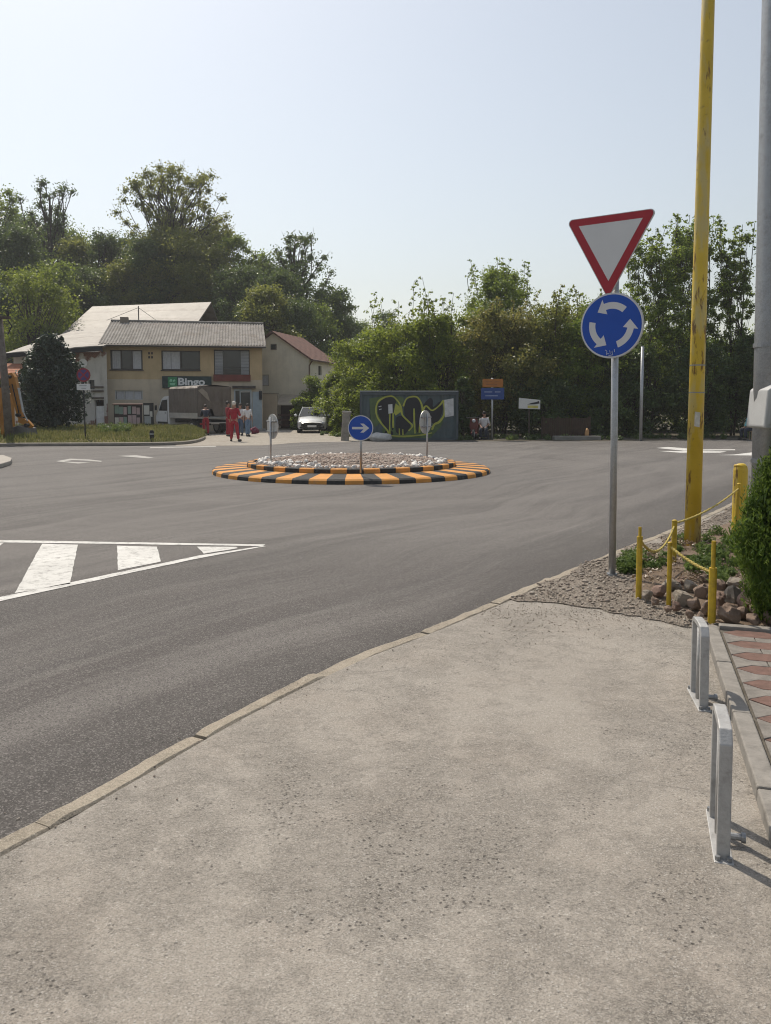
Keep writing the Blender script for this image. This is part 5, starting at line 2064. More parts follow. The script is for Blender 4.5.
f += [((i + 1) * m, i * m, i * m + m - 1, (i + 1) * m + m - 1) for i in range(len(stn) - 1)]
f += [tuple(range(m)), tuple(reversed([(len(stn) - 1) * m + k for k in range(m)]))]
body = MB().add(v, f).build('body', car_p, t, smooth=True)
gst = [(1.05, .74, .93, .70), (1.75, .66, 1.40, .56), (2.3, .66, 1.45, .58), (3.2, .65, 1.43, .57), (3.75, .70, 1.0, .62)]
v = []
for y, wb, zt2, wt in gst:
    z0_ = .93
    v += [(-wb - .03, y, z0_), (-wt, y, zt2), (wt, y, zt2), (wb + .03, y, z0_)]
f = [(i * 4 + k, i * 4 + k + 1, i * 4 + 5 + k, i * 4 + 4 + k) for i in range(4) for k in range(3)]
MB().add(v, f).build('window', glass, t)
MB().slab((-.55, 1.8, 1.43), (.55, 1.8, 1.43), (.56, 3.2, 1.455), (-.56, 3.2, 1.455), .03).build('roof_panel', car_p, t, bevel=.01)
mb = MB()
for sx in (-1, 1):
    mb.tube([(sx * .76, 1.08, .94), (sx * .575, 1.76, 1.42), (sx * .585, 2.4, 1.46), (sx * .58, 3.2, 1.44), (sx * .68, 3.72, 1.0)], .035, 6)
mb.build('window_pillar', car_p, t)
MB().box((0, -.0, .47), (.95, .06, .16)).build('grille', dark, t, bevel=.02)
MB().box((0, .0, .30), (1.1, .06, .12)).build('lower_intake', dark, t, bevel=.02)
MB().box((0, -.045, .40), (.5, .015, .11)).build('number_plate', white, t)
lm = M('headlamp_glass', (.55, .56, .58), .15, .05, bump=0)
for sx in (-1, 1):
    e = MB().ell((sx * .64, .12, .60), (.15, .12, .085), 12, 8)
    e.build('headlight', lm, t, smooth=True)
    MB().ell((sx * .62, .03, .34), (.07, .05, .05), 10, 6).build('fog_lamp', dark, t)
    MB().ell((sx * .96, 1.28, 1.0), (.10, .06, .075), 10, 8).build('mirror', car_p, t, smooth=True)
    for y in (.75, 3.25):
        wheel(t, sx * .74, y, .31, .2, rimm, axis='x')
        MB().tube([(sx * .845, y, .31), (sx * .852, y, .31)], [.36, .35], 20).build('wheel_arch', dark, t)

# ================================================================== DIGGER (backhoe arm)
dg_o = G(12, 441)
DY = 34.0
dx = lambda px: P(px, 405, DY).x
dz = lambda py: P(385, py, DY).z
t = thing('backhoe', 'orange yellow digger arm with grey bucket partly hidden by a wooden pole', 'digger', (dx(8), DY, 0))
org = (dx(8), DY, 0)
oy = M('digger_yellow', (.40, .17, .018), .5, .12, 4, bump=.1, dirt=.4)
q2 = lambda pts: [(dx(a), dz(b)) for a, b in pts]
fd = lambda y0: (lambda u, v, w: (u, DY + y0 + w, v))
MB().prism(q2([(8.5, 374), (14, 372.5), (17, 377), (19, 388), (23.5, 416.5), (18.5, 418), (13.5, 398), (10.5, 384)]), fd(-.14), .28).build('dipper_arm', oy, t, org=org, bevel=.015)
MB().prism(q2([(-14, 396), (1, 392), (9.5, 382), (12.5, 389), (7, 399), (3.5, 412), (-14, 414)]), fd(-.30), .14).build('boom', oy, t, org=org, bevel=.015)
for pxx, pyy in ((12.5, 377), (10.5, 387), (20.5, 415), (28.5, 425)):
    MB().tube([(dx(pxx), DY - .36, dz(pyy)), (dx(pxx), DY + .2, dz(pyy))], .075, 12).build('pivot_pin', dark, t, org=org)
mb = MB()
mb.tube([(dx(14.5), DY - .17, dz(384)), (dx(20.5), DY - .17, dz(413))], .022, 6)
mb.build('hydraulic_hose', dark, t, org=org)
MB().prism(q2([(19, 417), (28, 420), (33, 426), (30, 429), (24, 425), (18, 422)]), fd(-.1), .2).build('bucket_link', oy, t, org=org, bevel=.015)
bkt = galv_mat('bucket_steel', (.16, .155, .15))
bo = MB().prism(q2([(14, 428), (22, 425), (31, 428), (32.5, 436), (29, 439.5), (13, 439.5), (10, 434)]), fd(-.45), .9).build('bucket', bkt, t, org=org, bevel=.02)
mb = MB()
for k in range(5):
    mb.box((dx(32) , DY - .4 + .2 * k, dz(438.5)), (.22, .07, .05))
mb.build('bucket_tooth', bkt, bo, org=org)
mb = MB()
mb.tube([(dx(4), DY + .1, dz(384)), (dx(11), DY + .1, dz(376))], .05, 8)
mb.tube([(dx(21), DY - .18, dz(388)), (dx(25), DY - .18, dz(412))], .05, 8)
mb.tube([(dx(25), DY - .18, dz(412)), (dx(29), DY - .18, dz(421))], .028, 8)
mb.build('hydraulic_ram', galv, t, org=org)
MB().box((dx(-30), DY + .6, 1.35), (2.4, 1.9, 1.5)).build('body', oy, t, org=org, bevel=.05)
MB().box((dx(-34), DY + .6, 2.5), (1.5, 1.6, 1.2)).build('cab', glass, t, org=org, bevel=.05)
MB().prism(circ(.17, 20, dx(0.5), dz(402)), fd(-.232), .012).build('round_badge', M('badge_grey', (.45, .45, .45), .5), t, org=org)
MB().prism(circ(.10, 16, dx(0.5), dz(402)), fd(-.237), .005).build('badge_centre', dark, t, org=org)
for x in (dx(-18), dx(-50)):
    wheel(t, x - org[0], 0, .55, .4, oy)
MB().box((dx(5), DY - .3, .06), (.35, .5, .12)).build('stabiliser_foot', bkt, t, org=org, bevel=.01)
MB().box((dx(5), DY - .3, .45), (.1, .1, .7)).build('stabiliser_leg', oy, t, org=org)

ub = G(7, 443)
t = thing('wooden_pole', 'weathered grey brown wooden utility pole in front of the digger arm', 'utility pole', (dx(6), 33.2, 0))
px_ = lambda a, b: (P(a, b, 33.2).x - dx(6), P(a, b, 33.2).z)
a, b = px_(10, 441), px_(-1, 316)
MB().tube([(a[0], 0, -.2), (a[0] * .5 + b[0] * .5, 0, (a[1] + b[1]) / 2), (b[0], 0, b[1])], [.17, .15, .13], 14).build('pole_shaft', soil_mat('old_pole_wood', (.12, .10, .085), (.22, .19, .165), 5), t, smooth=True)
mb = MB()
c = px_(2, 318)
mb.box((c[0] - .3, -.12, c[1]), (1.4, .1, .12))
mb.build('cross_arm', wood_d, t)
mb = MB()
for k in (-.8, -.3, .3):
    mb.tube([(c[0] + k, -.12, c[1] + .05), (c[0] + k, -.12, c[1] + .18), (c[0] + k, -.12, c[1] + .28)], [.05, .065, .03], 8)
mb.build('insulator', dark, t)
mb = MB()
mb.tube([(c[0] + .3, -.12, c[1] - .1), (c[0] + .45, -.12, c[1] - .35), (c[0] + .28, -.14, c[1] - .7)], .03, 6)
mb.build('cable_loop', dark, t)

# ================================================================== VERGE SIGNS, BOLLARD
SY = 33.0
sb0 = P(87, 444, SY)
t = thing('no_stopping_sign', 'round red and blue no stopping sign with white plate on thin dark post', 'traffic sign', (P(85.5, 440, SY).x, SY, .1))
o3 = (P(85.5, 440, SY).x, SY, .1)
zz = P(84, 375, SY).z
MB().tube([(0, 0, -.2), (-.03, 0, zz + .1)], .03, 8).build('post', dark, t)
fs_ = lambda u, v, w: (P(84, 375, SY).x - o3[0] + u, -.05 - w, zz - .1 + v)
d_ = MB().prism(circ(.29, 32), fs_, .01).build('round_sign_plate', M('sign_dull_red', (.22, .02, .035), .5), t)
MB().prism(circ(.22, 32), lambda u, v, w: fs_(u, v, .011 + w), .002).build('blue_face', M('sign_dull_blue', (.06, .04, .16), .5), d_)
for a_ in (R(45), R(-45)):
    ca, sa = math.cos(a_), math.sin(a_)
    MB().prism([(u * ca - v * sa, u * sa + v * ca) for u, v in ((-.24, -.03), (.24, -.03), (.24, .03), (-.24, .03))], lambda u, v, w: fs_(u, v, .014 + w + (.002 if a_ > 0 else 0)), .0015).build('cross_bar', M('sign_dull_red2', (.24, .02, .035), .5), d_)
z_ = P(84, 387, SY).z - .1
MB().box((P(84, 387, SY).x - o3[0], -.055, z_), (.56, .015, .26)).build('white_plate', sign_white, t)
mb = MB()
for k, (u, w) in enumerate(((-.06, .3), (.05, .2))):
    mb.box((P(84, 387, SY).x - o3[0] + u * .3, -.065, z_ + .05 - k * .1), (w, .004, .03))
mb.build('plate_marks', galv_d, t)
bb_ = G(152, 444)
t = thing('short_bollard', 'short black bollard at the edge of the grass verge', 'bollard', (P(152, 444, 32).x, 32.0, .05))
MB().tube([(0, 0, -.1), (0, 0, .46), (0, 0, .52)], [.085, .085, .06], 12).build('bollard_tube', dark, t)
MB().tube([(0, 0, .34), (0, 0, .40)], .088, 12).build('band', galv_d, t)

# ================================================================== GRAFFITI CONTAINER
gl = G(361, 440.5)
GY = gl.y
gx0, gx1 = P(361, 440, GY).x, P(457, 440, GY).x
gz1 = P(385, 391, GY).z
t = thing('container', 'blue grey steel container with black and yellow graffiti lettering under the trees', 'container', (gx0, GY, 0))
org = (gx0, GY, 0)
steel = M('container_blue', (.065, .092, .10), .6, .2, 1.5, .1, 8, dirt=.4)
mb = MB()
Wg = gx1 - gx0
n = int(Wg / .28)
v = []
for k in range(n * 4 + 1):
    u = Wg * k / (n * 4)
    dep = (0, 0, .03, .03)[k % 4]
    v += [(u, dep, .08), (u, dep, gz1 - .1)]
mb.add(v, [(2 * k, 2 * k + 2, 2 * k + 3, 2 * k + 1) for k in range(n * 4)])
mb.add([(0, .0, .0), (0, 2.4, 0), (0, 2.4, gz1 - .05), (0, 0, gz1 - .05)], [(0, 1, 2, 3)])
mb.add([(Wg, .0, .0), (Wg, 2.4, 0), (Wg, 2.4, gz1 - .05), (Wg, 0, gz1 - .05)], [(3, 2, 1, 0)])
mb.add([(0, 2.4, 0), (Wg, 2.4, 0), (Wg, 2.4, gz1), (0, 2.4, gz1)], [(3, 2, 1, 0)])
mb.build('steel_wall', steel, t)
MB().box((Wg / 2, 1.2, gz1 - .02), (Wg + .1, 2.5, .06)).build('roof', galv_mat('container_roof', (.22, .24, .25)), t, bevel=.01)
mb = MB()
for u in (.0, Wg):
    mb.box((u, -.01, gz1 / 2), (.10, .1, gz1 - .1))
mb.box((Wg / 2, -.012, gz1 - .12), (Wg - .1, .09, .12))
mb.box((Wg / 2, -.012, .06), (Wg - .1, .09, .1))
mb.build('edge_frame', M('container_frame', (.06, .075, .085), .6, .2, 3, dirt=.3), t)
gk = lambda x, y: ((P(355 + x / 7.01, 380 + y / 7.01, GY).x - gx0), P(355 + x / 7.01, 380 + y / 7.01, GY).z)


def ribbon(pts, w):
    pts = [Vector(p) for p in pts]
    sm_ = cat([Vector((p.x, p.y, 0)) for p in pts], 6)
    l, r = [], []
    for i, p in enumerate(sm_):
        d = (sm_[min(i + 1, len(sm_) - 1)] - sm_[max(i - 1, 0)]).normalized()
        ww = w * (.75 + .35 * mnoise.noise(p * 3))
        l.append((p.x - d.y * ww, p.y + d.x * ww))
        r.append((p.x + d.y * ww, p.y - d.x * ww))
    return l + r[::-1]


def strip_prism(mb, outline, y):
    n = len(outline) // 2
    l, r = outline[:n], outline[n:][::-1]
    v = []
    for a, b in zip(l, r):
        v += [(a[0], y, a[1]), (b[0], y, b[1])]
    mb.add(v, [(2 * i, 2 * i + 1, 2 * i + 3, 2 * i + 2) for i in range(n - 1)])


gb_ = M('graffiti_black', (.014, .014, .018), .6, .3, 3, bump=0)
gy_ = M('graffiti_yellow', (.36, .37, .06), .6, .2, 3, bump=0)
gg_ = M('graffiti_green', (.075, .115, .045), .6, .3, 3, bump=0)
gw_ = M('graffiti_white', (.50, .50, .50), .7, .25, 4, bump=0)
blacks = [[(160, 175), (200, 128), (255, 120), (288, 150), (272, 200), (272, 330), (258, 345), (250, 240), (236, 240), (238, 345), (215, 330), (185, 285), (160, 230)],
          [(290, 262), (330, 252), (386, 312), (362, 368), (322, 385), (285, 355)],
          [(345, 180), (370, 132), (430, 124), (456, 160), (460, 280), (442, 365), (427, 330), (422, 210), (407, 205), (408, 285), (392, 300), (350, 250)],
          [(478, 175), (520, 128), (545, 140), (548, 190), (600, 150), (612, 220), (582, 290), (545, 305), (500, 240)],
          [(215, 355), (262, 360), (262, 385), (205, 385)]]
mb = MB()
for poly in blacks:
    q = [gk(*p) for p in poly]
    c = cat([Vector((a, b, 0)) for a, b in q + q[:1]], 4)[:-1]
    mb.add([(p.x, -.006, p.y) for p in c], [tuple(range(len(c)))])
mb.build('graffiti_fill', gb_, t)
mb = MB()
for i, (pts_, w) in enumerate((([(215, 118), (165, 148), (147, 200), (155, 255), (188, 308), (226, 352), (240, 385)], 6), ([(215, 118), (262, 114), (298, 145), (322, 190), (332, 245), (372, 287), (402, 322), (376, 356)], 6),
                  ([(338, 185), (365, 128), (430, 118), (464, 163), (472, 222), (456, 300), (452, 370)], 6), ([(414, 200), (416, 300), (421, 375)], 6), ([(245, 235), (243, 330), (246, 388)], 5), ([(267, 230), (268, 335)], 6),
                  ([(472, 222), (498, 182), (540, 213), (590, 180), (616, 148)], 6), ([(618, 140), (628, 230), (594, 290), (556, 312), (540, 350)], 8), ([(310, 340), (312, 385)], 5), ([(335, 345), (336, 385)], 5), ([(215, 385), (330, 395), (470, 385), (540, 370)], 5))):
    strip_prism(mb, ribbon([gk(*p) for p in pts_], w * 1.25 / 7.01 * GY / F), -.010 - i * .0006)
q = [gk(*p) for p in ((285, 165), (318, 190), (322, 222), (285, 250), (272, 228))]
mb.add([(a, -.018, b) for a, b in q], [(0, 1, 2, 3, 4)])
mb.build('graffiti_outline', gy_, t)
mb = MB()
for poly in ([(232, 172), (262, 168), (264, 232), (234, 236)], [(625, 140), (690, 128), (692, 250), (630, 262)], [(165, 185), (185, 180), (186, 186), (166, 191)], [(168, 205), (186, 200), (187, 206), (169, 211)]):
    q = [gk(*p) for p in poly]
    MB().add([(min(a, Wg - .08), -.020, b) for a, b in q], [tuple(range(4))]).build('white_patch', gw_, t)
mb = MB()
c = [gk(*p) for p in ((100, 130), (200, 112), (320, 116), (345, 128), (330, 180), (140, 330), (110, 280))]
mb.add([(p[0], -.003, p[1]) for p in c], [tuple(range(len(c)))])
c = [gk(*p) for p in ((190, 340), (300, 330), (540, 320), (620, 280), (600, 330), (520, 412), (200, 415))]
mb.add([(p[0], -.0035, p[1]) for p in c], [tuple(range(len(c)))])
mb.build('graffiti_haze', gg_, t)
# white sack at the container corner
sk = P(379, 437, GY - .5)
tag(MB().ell((sk.x, GY - .5, .16), (.52, .25, .20), 14, 9, wob=.5, seed=4).build('white_sack', M('sack_white', (.5, .49, .47), .8, .15, 6), smooth=True), 'pale crumpled sack lying at the foot of the graffiti container', 'sack')

# scooter
sp = G(473.5, 440)
t = thing('scooter', 'dark red scooter with a small headlamp parked beside the hedge', 'scooter', (sp.x, sp.y, .01), R(-10))
rdm = M('scooter_red', (.13, .025, .02), .4, .1, bump=0)
for y in (0, 1.2):
    wheel(t, 0, y, .24, .1, rimm, axis='x')
MB().prism([(-.12, .35), (.12, .35), (.2, .6), (.16, .95), (-.16, .95), (-.2, .6)], lambda u, v, w: (u, .12 + w, v), .1).build('front_shield', rdm, t, bevel=.03)
MB().prism([(.1, .25), (1.35, .3), (1.5, .6), (1.1, .75), (.75, .72), (.6, .35), (.15, .32)], lambda u, v, w: (-.16 + w, u, v), .32).build('body', rdm, t, bevel=.04)
MB().box((0, 1.05, .80), (.28, .7, .1)).build('seat', black_rub, t, bevel=.03)
MB().tube([(-.35, .25, 1.0), (0, .2, .98), (.35, .25, 1.0)], .025, 8).build('handlebar', dark, t)
MB().ell((0, .10, .86), (.085, .06, .085), 12, 8).build('headlight', lm, t, smooth=True)

# direction sign, ad sign, thin post, fence, slab
dy = G(492, 440).y
t = thing('direction_sign', 'orange over blue direction boards on a grey post at the hedge', 'road sign', (P(492, 440, dy).x, dy, 0))
X0, Z0 = P(492, 440, dy).x, 0
rel = lambda a, b: (P(a, b, dy).x - X0, P(a, b, dy).z)
MB().tube([(0, .04, -.1), (0, .04, rel(492, 378)[1])], .045, 8).build('post', galv, t, smooth=True)
for (x0, y0, x1, y1, mm, nm) in ((482.5, 387.2, 503, 379, M('sign_orange', (.36, .13, .02), .5, .1, bump=0, dirt=.3), 'orange_board'), (481, 399.5, 504.2, 388, M('sign_dark_blue', (.015, .05, .20), .5, .1, bump=0), 'blue_board')):
    a, b = rel(x0, y0), rel(x1, y1)
    bo = MB().prism([(a[0], a[1]), (b[0], a[1]), (b[0], b[1]), (a[0], b[1])], lambda u, v, w: (u, -w, v), .03).build(nm, mm, t, bevel=.006)
    mb = MB()
    hgt, wid = b[1] - a[1], b[0] - a[0]
    for k, (u0, u1, v) in enumerate(((.12, .5, .66), (.58, .85, .66), (.15, .75, .33))):
        mb.box((a[0] + wid * (u0 + u1) / 2, -.033, a[1] + hgt * v), (wid * (u1 - u0) * .9, .004, hgt * .10))
    mb.build('board_marks', M('mark_' + nm, (.24, .10, .03) if 'orange' in nm else (.2, .25, .38), .6, .2, 8, bump=0), bo)
ay_ = dy + .6
t = thing('advert_board', 'small white advert board with black and yellow marks hung before the hedge', 'sign', (P(529.5, 404, ay_).x, ay_, 0))
X0 = P(529.5, 404, ay_).x
rel = lambda a, b: (P(a, b, ay_).x - X0, P(a, b, ay_).z)
q = [rel(518.5, 408.5), (rel(540, 409.2)), rel(540.2, 400), rel(519, 397.8)]
bo = MB().prism(q, lambda u, v, w: (u, -w, v), .03).build('board', M('board_white', (.60, .60, .57), .5, .05, bump=0), t)
q = [rel(527, 404.5), rel(531, 403), rel(536, 402), rel(539, 400.8), rel(539.4, 403.5), rel(534, 404.4)]
MB().prism(q, lambda u, v, w: (u, -.031 - w, v), .004).build('black_mark', gb_, bo)
q = [rel(527.5, 408), rel(538, 408.2), rel(538, 405.6), rel(527.5, 405.4)]
MB().prism(q, lambda u, v, w: (u, -.031 - w, v), .004).build('yellow_mark', M('ad_yellow', (.5, .45, .12), .6, bump=0), bo)
MB().tube([(0, .05, 0), (0, .05, rel(530, 399)[1])], .035, 8).build('post', wood_d, t)
fy = dy + 1.2
t = thing('board_fence', 'low brown board fence in the shade under the hedge', 'fence', (P(566, 440, fy).x, fy, 0))
w_ = P(590, 440, fy).x - P(543, 440, fy).x
fm_ = M('fence_brown', (.06, .038, .024), .85, .25, 5)
mb = MB()
for k in range(22):
    mb.box((-w_ / 2 + w_ * (k + .5) / 22, 0, .52), (w_ / 22 - .012, .03, .92 + random.uniform(-.03, .03)))
mb.build('board_panel', fm_, t)
for k in range(4):
    MB().box((-w_ / 2 + w_ * k / 3, .07, .5), (.1, .1, 1.1)).build('post', fm_, t)
tag(MB().box((P(576, 438, dy).x, dy - .1, .09), (2.1, .5, .2)).build('concrete_slab', M('slab_grey', (.2, .19, .17), .9, .2, 4), bevel=.02), 'low grey concrete slab lying in front of the board fence', 'slab')
ty = G(640, 441).y
t = thing('thin_post', 'thin bare grey metal post standing before the hedge behind the roundabout sign', 'post', (P(640.5, 441, ty).x, ty, 0))
MB().tube([(0, 0, -.1), (0, 0, P(640, 347, ty).z)], .07, 10).build('post_tube', galv, t, smooth=True)
MB().tube([(0, 0, P(640, 347, ty).z), (0, 0, P(640, 346, ty).z)], [.07, .05], 10).build('post_cap', galv_d, t)
hp_ = P(587, 428, dy + .3)
tag(MB().ell((hp_.x, dy + .3, .30), (.10, .09, .24), 10, 8, wob=.3, seed=7).build('orange_bag', M('bag_orange', (.5, .28, .12), .7, .2), smooth=True), 'small orange bag standing by the brown board fence', 'bag')
rb = G(254.5, 434)
tag(MB().ell((rb.x, rb.y, .17), (.20, .14, .19), 10, 8, wob=.9, seed=9).build('shopping_bag', M('bag_red', (.16, .02, .05), .7, .2), smooth=True), 'dark red bag on the ground right of the shop door', 'bag')
# old gate post by the car
gp = G(350, 440)
t = thing('stone_post', 'leaning grey stone gate post between the car and the container', 'post', (P(346, 440, GY).x, GY - .2, 0))
MB().box((0, 0, .6), (.35, .3, 1.3), rot=Matrix.Rotation(R(4), 3, 'Y')).build('post_block', M('stone_post_m', (.24, .22, .19), .9, .3, 4, .5, 20), t, bevel=.04)
MB().box((.05, 0, 1.27), (.42, .36, .10), rot=Matrix.Rotation(R(4), 3, 'Y')).build('cap_stone', M('cap_stone', (.28, .26, .23), .9, .3, 4, .5, 20), t, bevel=.03)

# ================================================================== GRASS VERGE
vg = [(-60, 449), (0, 446.5), (60, 446.0), (140, 445.6), (185, 444.2), (203, 440), (203, 435.5)]
vf = [G(a, b) for a, b in vg]
vb = [Vector((-26, 44.5, 0)), Vector((-20.5, 44.6, 0)), Vector((-18, 44.4, 0)), Vector((-14, 44.2, 0)), Vector((-12, 43.4, 0)), Vector((-10.5, 42, 0)), Vector((-9.3, 41, 0))]
vv, N = [], 26


def vh(a, b):
    return .10 + .32 * math.sin(math.pi * min(1, b * 1.25) * .5) * (1 - a * .35) * (1 if a < .85 else (1 - a) / .15 * .9 + .1) + 0


cf = cat(vf, 8)
cb = cat(vb, 8)
for i in range(len(cf)):
    for j in range(N + 1):
        b = j / N
        p = cf[i].lerp(cb[i], b)
        z = vh(i / (len(cf) - 1), b) * (min(1, b * 8)) + .05 * mnoise.noise(p * .7) * min(1, b * 5)
        vv.append((p.x, p.y, max(z, .006)))
fF = [(i * (N + 1) + j, (i + 1) * (N + 1) + j, (i + 1) * (N + 1) + j + 1, i * (N + 1) + j + 1) for i in range(len(cf) - 1) for j in range(N)]
tag(link_mesh('verge_ground', np_mesh('verge_ground', vv, fF, soil_mat('verge_soil', (.10, .10, .04), (.20, .165, .08), 1.2), smooth=True)), kind='structure')
grass_m = leafmat('grass_blade', (.07, .105, .025), (.125, .155, .042), (.24, .21, .09), .35, rough=.6, spec=.2)
arr = np.array(vv).reshape(len(cf), N + 1, 3)
ii = rg.uniform(0, len(cf) - 1.001, 26000)
jj = rg.uniform(.3, N - .01, 26000)
i0, j0 = ii.astype(int), jj.astype(int)
a_, b_ = (ii - i0)[:, None], (jj - j0)[:, None]
pp = arr[i0, j0] * (1 - a_) * (1 - b_) + arr[i0 + 1, j0] * a_ * (1 - b_) + arr[i0, j0 + 1] * (1 - a_) * b_ + arr[i0 + 1, j0 + 1] * a_ * b_
n = len(pp)
pat = np.array([mnoise.noise(Vector((p[0] * .5, p[1] * .9, 0))) for p in pp])
hgt = rg.uniform(.06, .2, n) * (1 + .9 * np.clip(pat, -.6, 1))
ang = rg.random(n) * 6.28
wv = np.stack([np.cos(ang), np.sin(ang), np.zeros(n)], 1) * .022
tip = np.stack([rg.normal(0, .05, n), rg.normal(0, .05, n), hgt], 1)
v = np.stack([pp - wv, pp + wv, pp + tip + wv * .3, pp + tip - wv * .3], 1)
tag(link_mesh('grass', np_mesh('grass', v.reshape(-1, 3), np.arange(n * 4).reshape(n, 4), grass_m, np.clip(.5 - pat * .6 + rg.normal(0, .2, n), 0, 1))), kind='stuff')
vk = MB()
kk = resample([Vector((p.x, p.y, 0)) for p in cf], .2)
vk.tube([(p.x, p.y - .07, .05) for p in kk], .09, 6)
tag(vk.build('verge_kerb', M('verge_kerb_concrete', (.20, .18, .15), .9, .2, 3, .3, 30, dirt=.3)), kind='structure')

# ================================================================== TREES
LF_dark = leafmat('dark_foliage', (0.0329, 0.0628, 0.0209), (0.0658, 0.1076, 0.0299), (0.142, 0.1869, 0.0448), .42)
LF_mid = leafmat('mid_foliage', (0.0552, 0.0994, 0.0166), (0.1173, 0.1794, 0.0276), (0.2346, 0.2829, 0.0414), .52)
LF_olive = leafmat('olive_foliage', (0.0713, 0.0989, 0.0207), (0.138, 0.1702, 0.0322), (0.253, 0.2553, 0.0517), .50)
LF_bright = leafmat('bright_foliage', (0.0662, 0.1125, 0.0132), (0.1301, 0.1874, 0.0221), (0.2371, 0.2701, 0.0386), .56)
LF_autumn = leafmat('browning_foliage', (0.0759, 0.1035, 0.023), (0.138, 0.161, 0.0368), (0.2587, 0.2242, 0.0598), .50)


def tree(name, label, b, h, rad, mat, seed, crown0=.25, nclump=42, per=150, L=.30, clump=.26, sparse=0.0, prof=(.55, .9, 1.0, .85, .35), multi=1, tr=None, group=None, cat_='tree', barkm=None, twig=0, gappy=.0, build_label=True, wob=.25, shoots=0, shoot_h=.18):
    rng = np.random.default_rng(seed)
    t = thing(name, label, cat_, b, 0, group)
    tr = tr or max(.06, h * .016)
    cen, rd_ = [], []
    nclump = int(nclump * 1.35)
    ph = rng.random(4) * 6.28
    for k in range(nclump):
        u = rng.random() ** .8
        z = h * (crown0 + (1 - crown0) * u * .97)
        a = rng.random() * 6.283
        pr = np.interp(u, np.linspace(0, 1, len(prof)), prof) * rad * (1 + wob * math.sin(a * 2 + ph[0] + u * 4) + wob * .7 * math.sin(a * 3 + ph[1] - u * 7))
        r = pr * (rng.random() ** .42) * .95
        cen.append((r * math.cos(a), r * math.sin(a), z))
        rd_.append(rad * clump * rng.uniform(.7, 1.3) * (1.15 if sparse else 1.3))
    wood = MB()
    stems, extra = [], []
    for s in range(multi):
        a = rng.random() * 6.28
        off = rad * (.35 if multi > 1 else .06)
        tp_ = (off * math.cos(a), off * math.sin(a), h * (.9 if sparse else .78))
        b0 = (off * .25 * math.cos(a), off * .25 * math.sin(a), -.2)
        m1 = [b0[i] + (tp_[i] - b0[i]) * .35 + rng.normal() * rad * .03 for i in range(3)]
        m2 = [b0[i] + (tp_[i] - b0[i]) * .7 + rng.normal() * rad * .05 for i in range(3)]
        pts_ = cat([Vector(b0), Vector(m1), Vector(m2), Vector(tp_)], 3)
        k = tr / math.sqrt(multi)
        wood.tube(pts_, [k * (1.15 - .95 * i / (len(pts_) - 1)) for i in range(len(pts_))], 7)
        stems.append(pts_)
    for c in cen:
        st_ = stems[rng.integers(len(stems))]
        c = Vector(c)
        zt_ = c.z * rng.uniform(.3, .8)
        o = min(st_, key=lambda p: abs(p.z - zt_))
        mid = o.lerp(c, rng.uniform(.4, .65)) + Vector((rng.normal(), rng.normal(), rng.normal() + .5)) * rad * .10
        if sparse and rng.random() < .6:
            extra.append((tuple(mid.lerp(c, .45) + Vector((rng.normal(), rng.normal(), .6)) * rad * .06), rad * clump * rng.uniform(.5, .9)))
        r0 = tr * .32 / math.sqrt(multi)
        wood.tube(cat([o, mid, c], 2), [r0, r0 * .8, r0 * .55, r0 * .4, r0 * .2], 5, cap=False)
        for _ in range(twig):
            e = c + Vector((rng.normal(), rng.normal(), rng.normal() * .6 + .35)) * rad * clump * .8
            wood.tube([mid.lerp(c, rng.uniform(.4, 1)), e], [r0 * .35, r0 * .1], 4, cap=False)
    cen += [e[0] for e in extra]
    rd_ += [e[1] for e in extra]
    counts = [int(per * (1.5 if sparse else 1.9))] * len(cen)
    sw_ = wood
    for _ in range(shoots):
        a, r = rng.random() * 6.283, rad * .75 * math.sqrt(rng.random())
        z0_, z1_ = h * rng.uniform(.72, .85), h * (1 + shoot_h * rng.uniform(.25, 1))
        p0_ = Vector((r * math.cos(a), r * math.sin(a), z0_))
        p1_ = p0_ + Vector((rng.normal() * .10 * rad, rng.normal() * .10 * rad, z1_ - z0_))
        pm_ = p0_.lerp(p1_, .5) + Vector((rng.normal(), rng.normal(), 0)) * .05 * rad
        sw_.tube(cat([p0_, pm_, p1_], 3), [.02] * 4 + [.012] * 3, 4, cap=False)
        for q in range(9):
            tq = .2 + .8 * q / 8
            c = p0_.lerp(p1_, tq) + Vector((rng.normal(), rng.normal(), 0)) * .13
            cen.append(tuple(c)); rd_.append(rng.uniform(.16, .30) * (1.15 - .5 * tq)); counts.append(16)
    wood.build('trunk', barkm or bark, t)
    v, f, ti = leaves(rng, cen, rd_, counts, L * .74, L * .46, up=.55, out=.4, flat=.8, soft=True)
    if gappy:
        keep = rng.random(len(f)) > gappy
        v = v.reshape(-1, 4, 3)[keep].reshape(-1, 3)
        ti = ti[keep]
        f = np.arange(len(v)).reshape(-1, 4)
    link_mesh('crown', np_mesh('crown', v, f, mat, ti), t)
    return t


def at(px, d):
    x = P(px, 405, d).x
    return Vector((x, d, ground_h(x, d)))


def tree_px(px, d, top, wpx, name, label, mat, seed, **kw):
    b = at(px, d)
    h = P(px, top, d).z - b.z
    return tree(name, label, b, h, wpx * d / F / 2, mat, seed, **kw)


HG = 'trees on the wooded hill'
DT = 'deciduous_tree'
FILL = 'dark leafy tree in the closed wood covering the hillside'
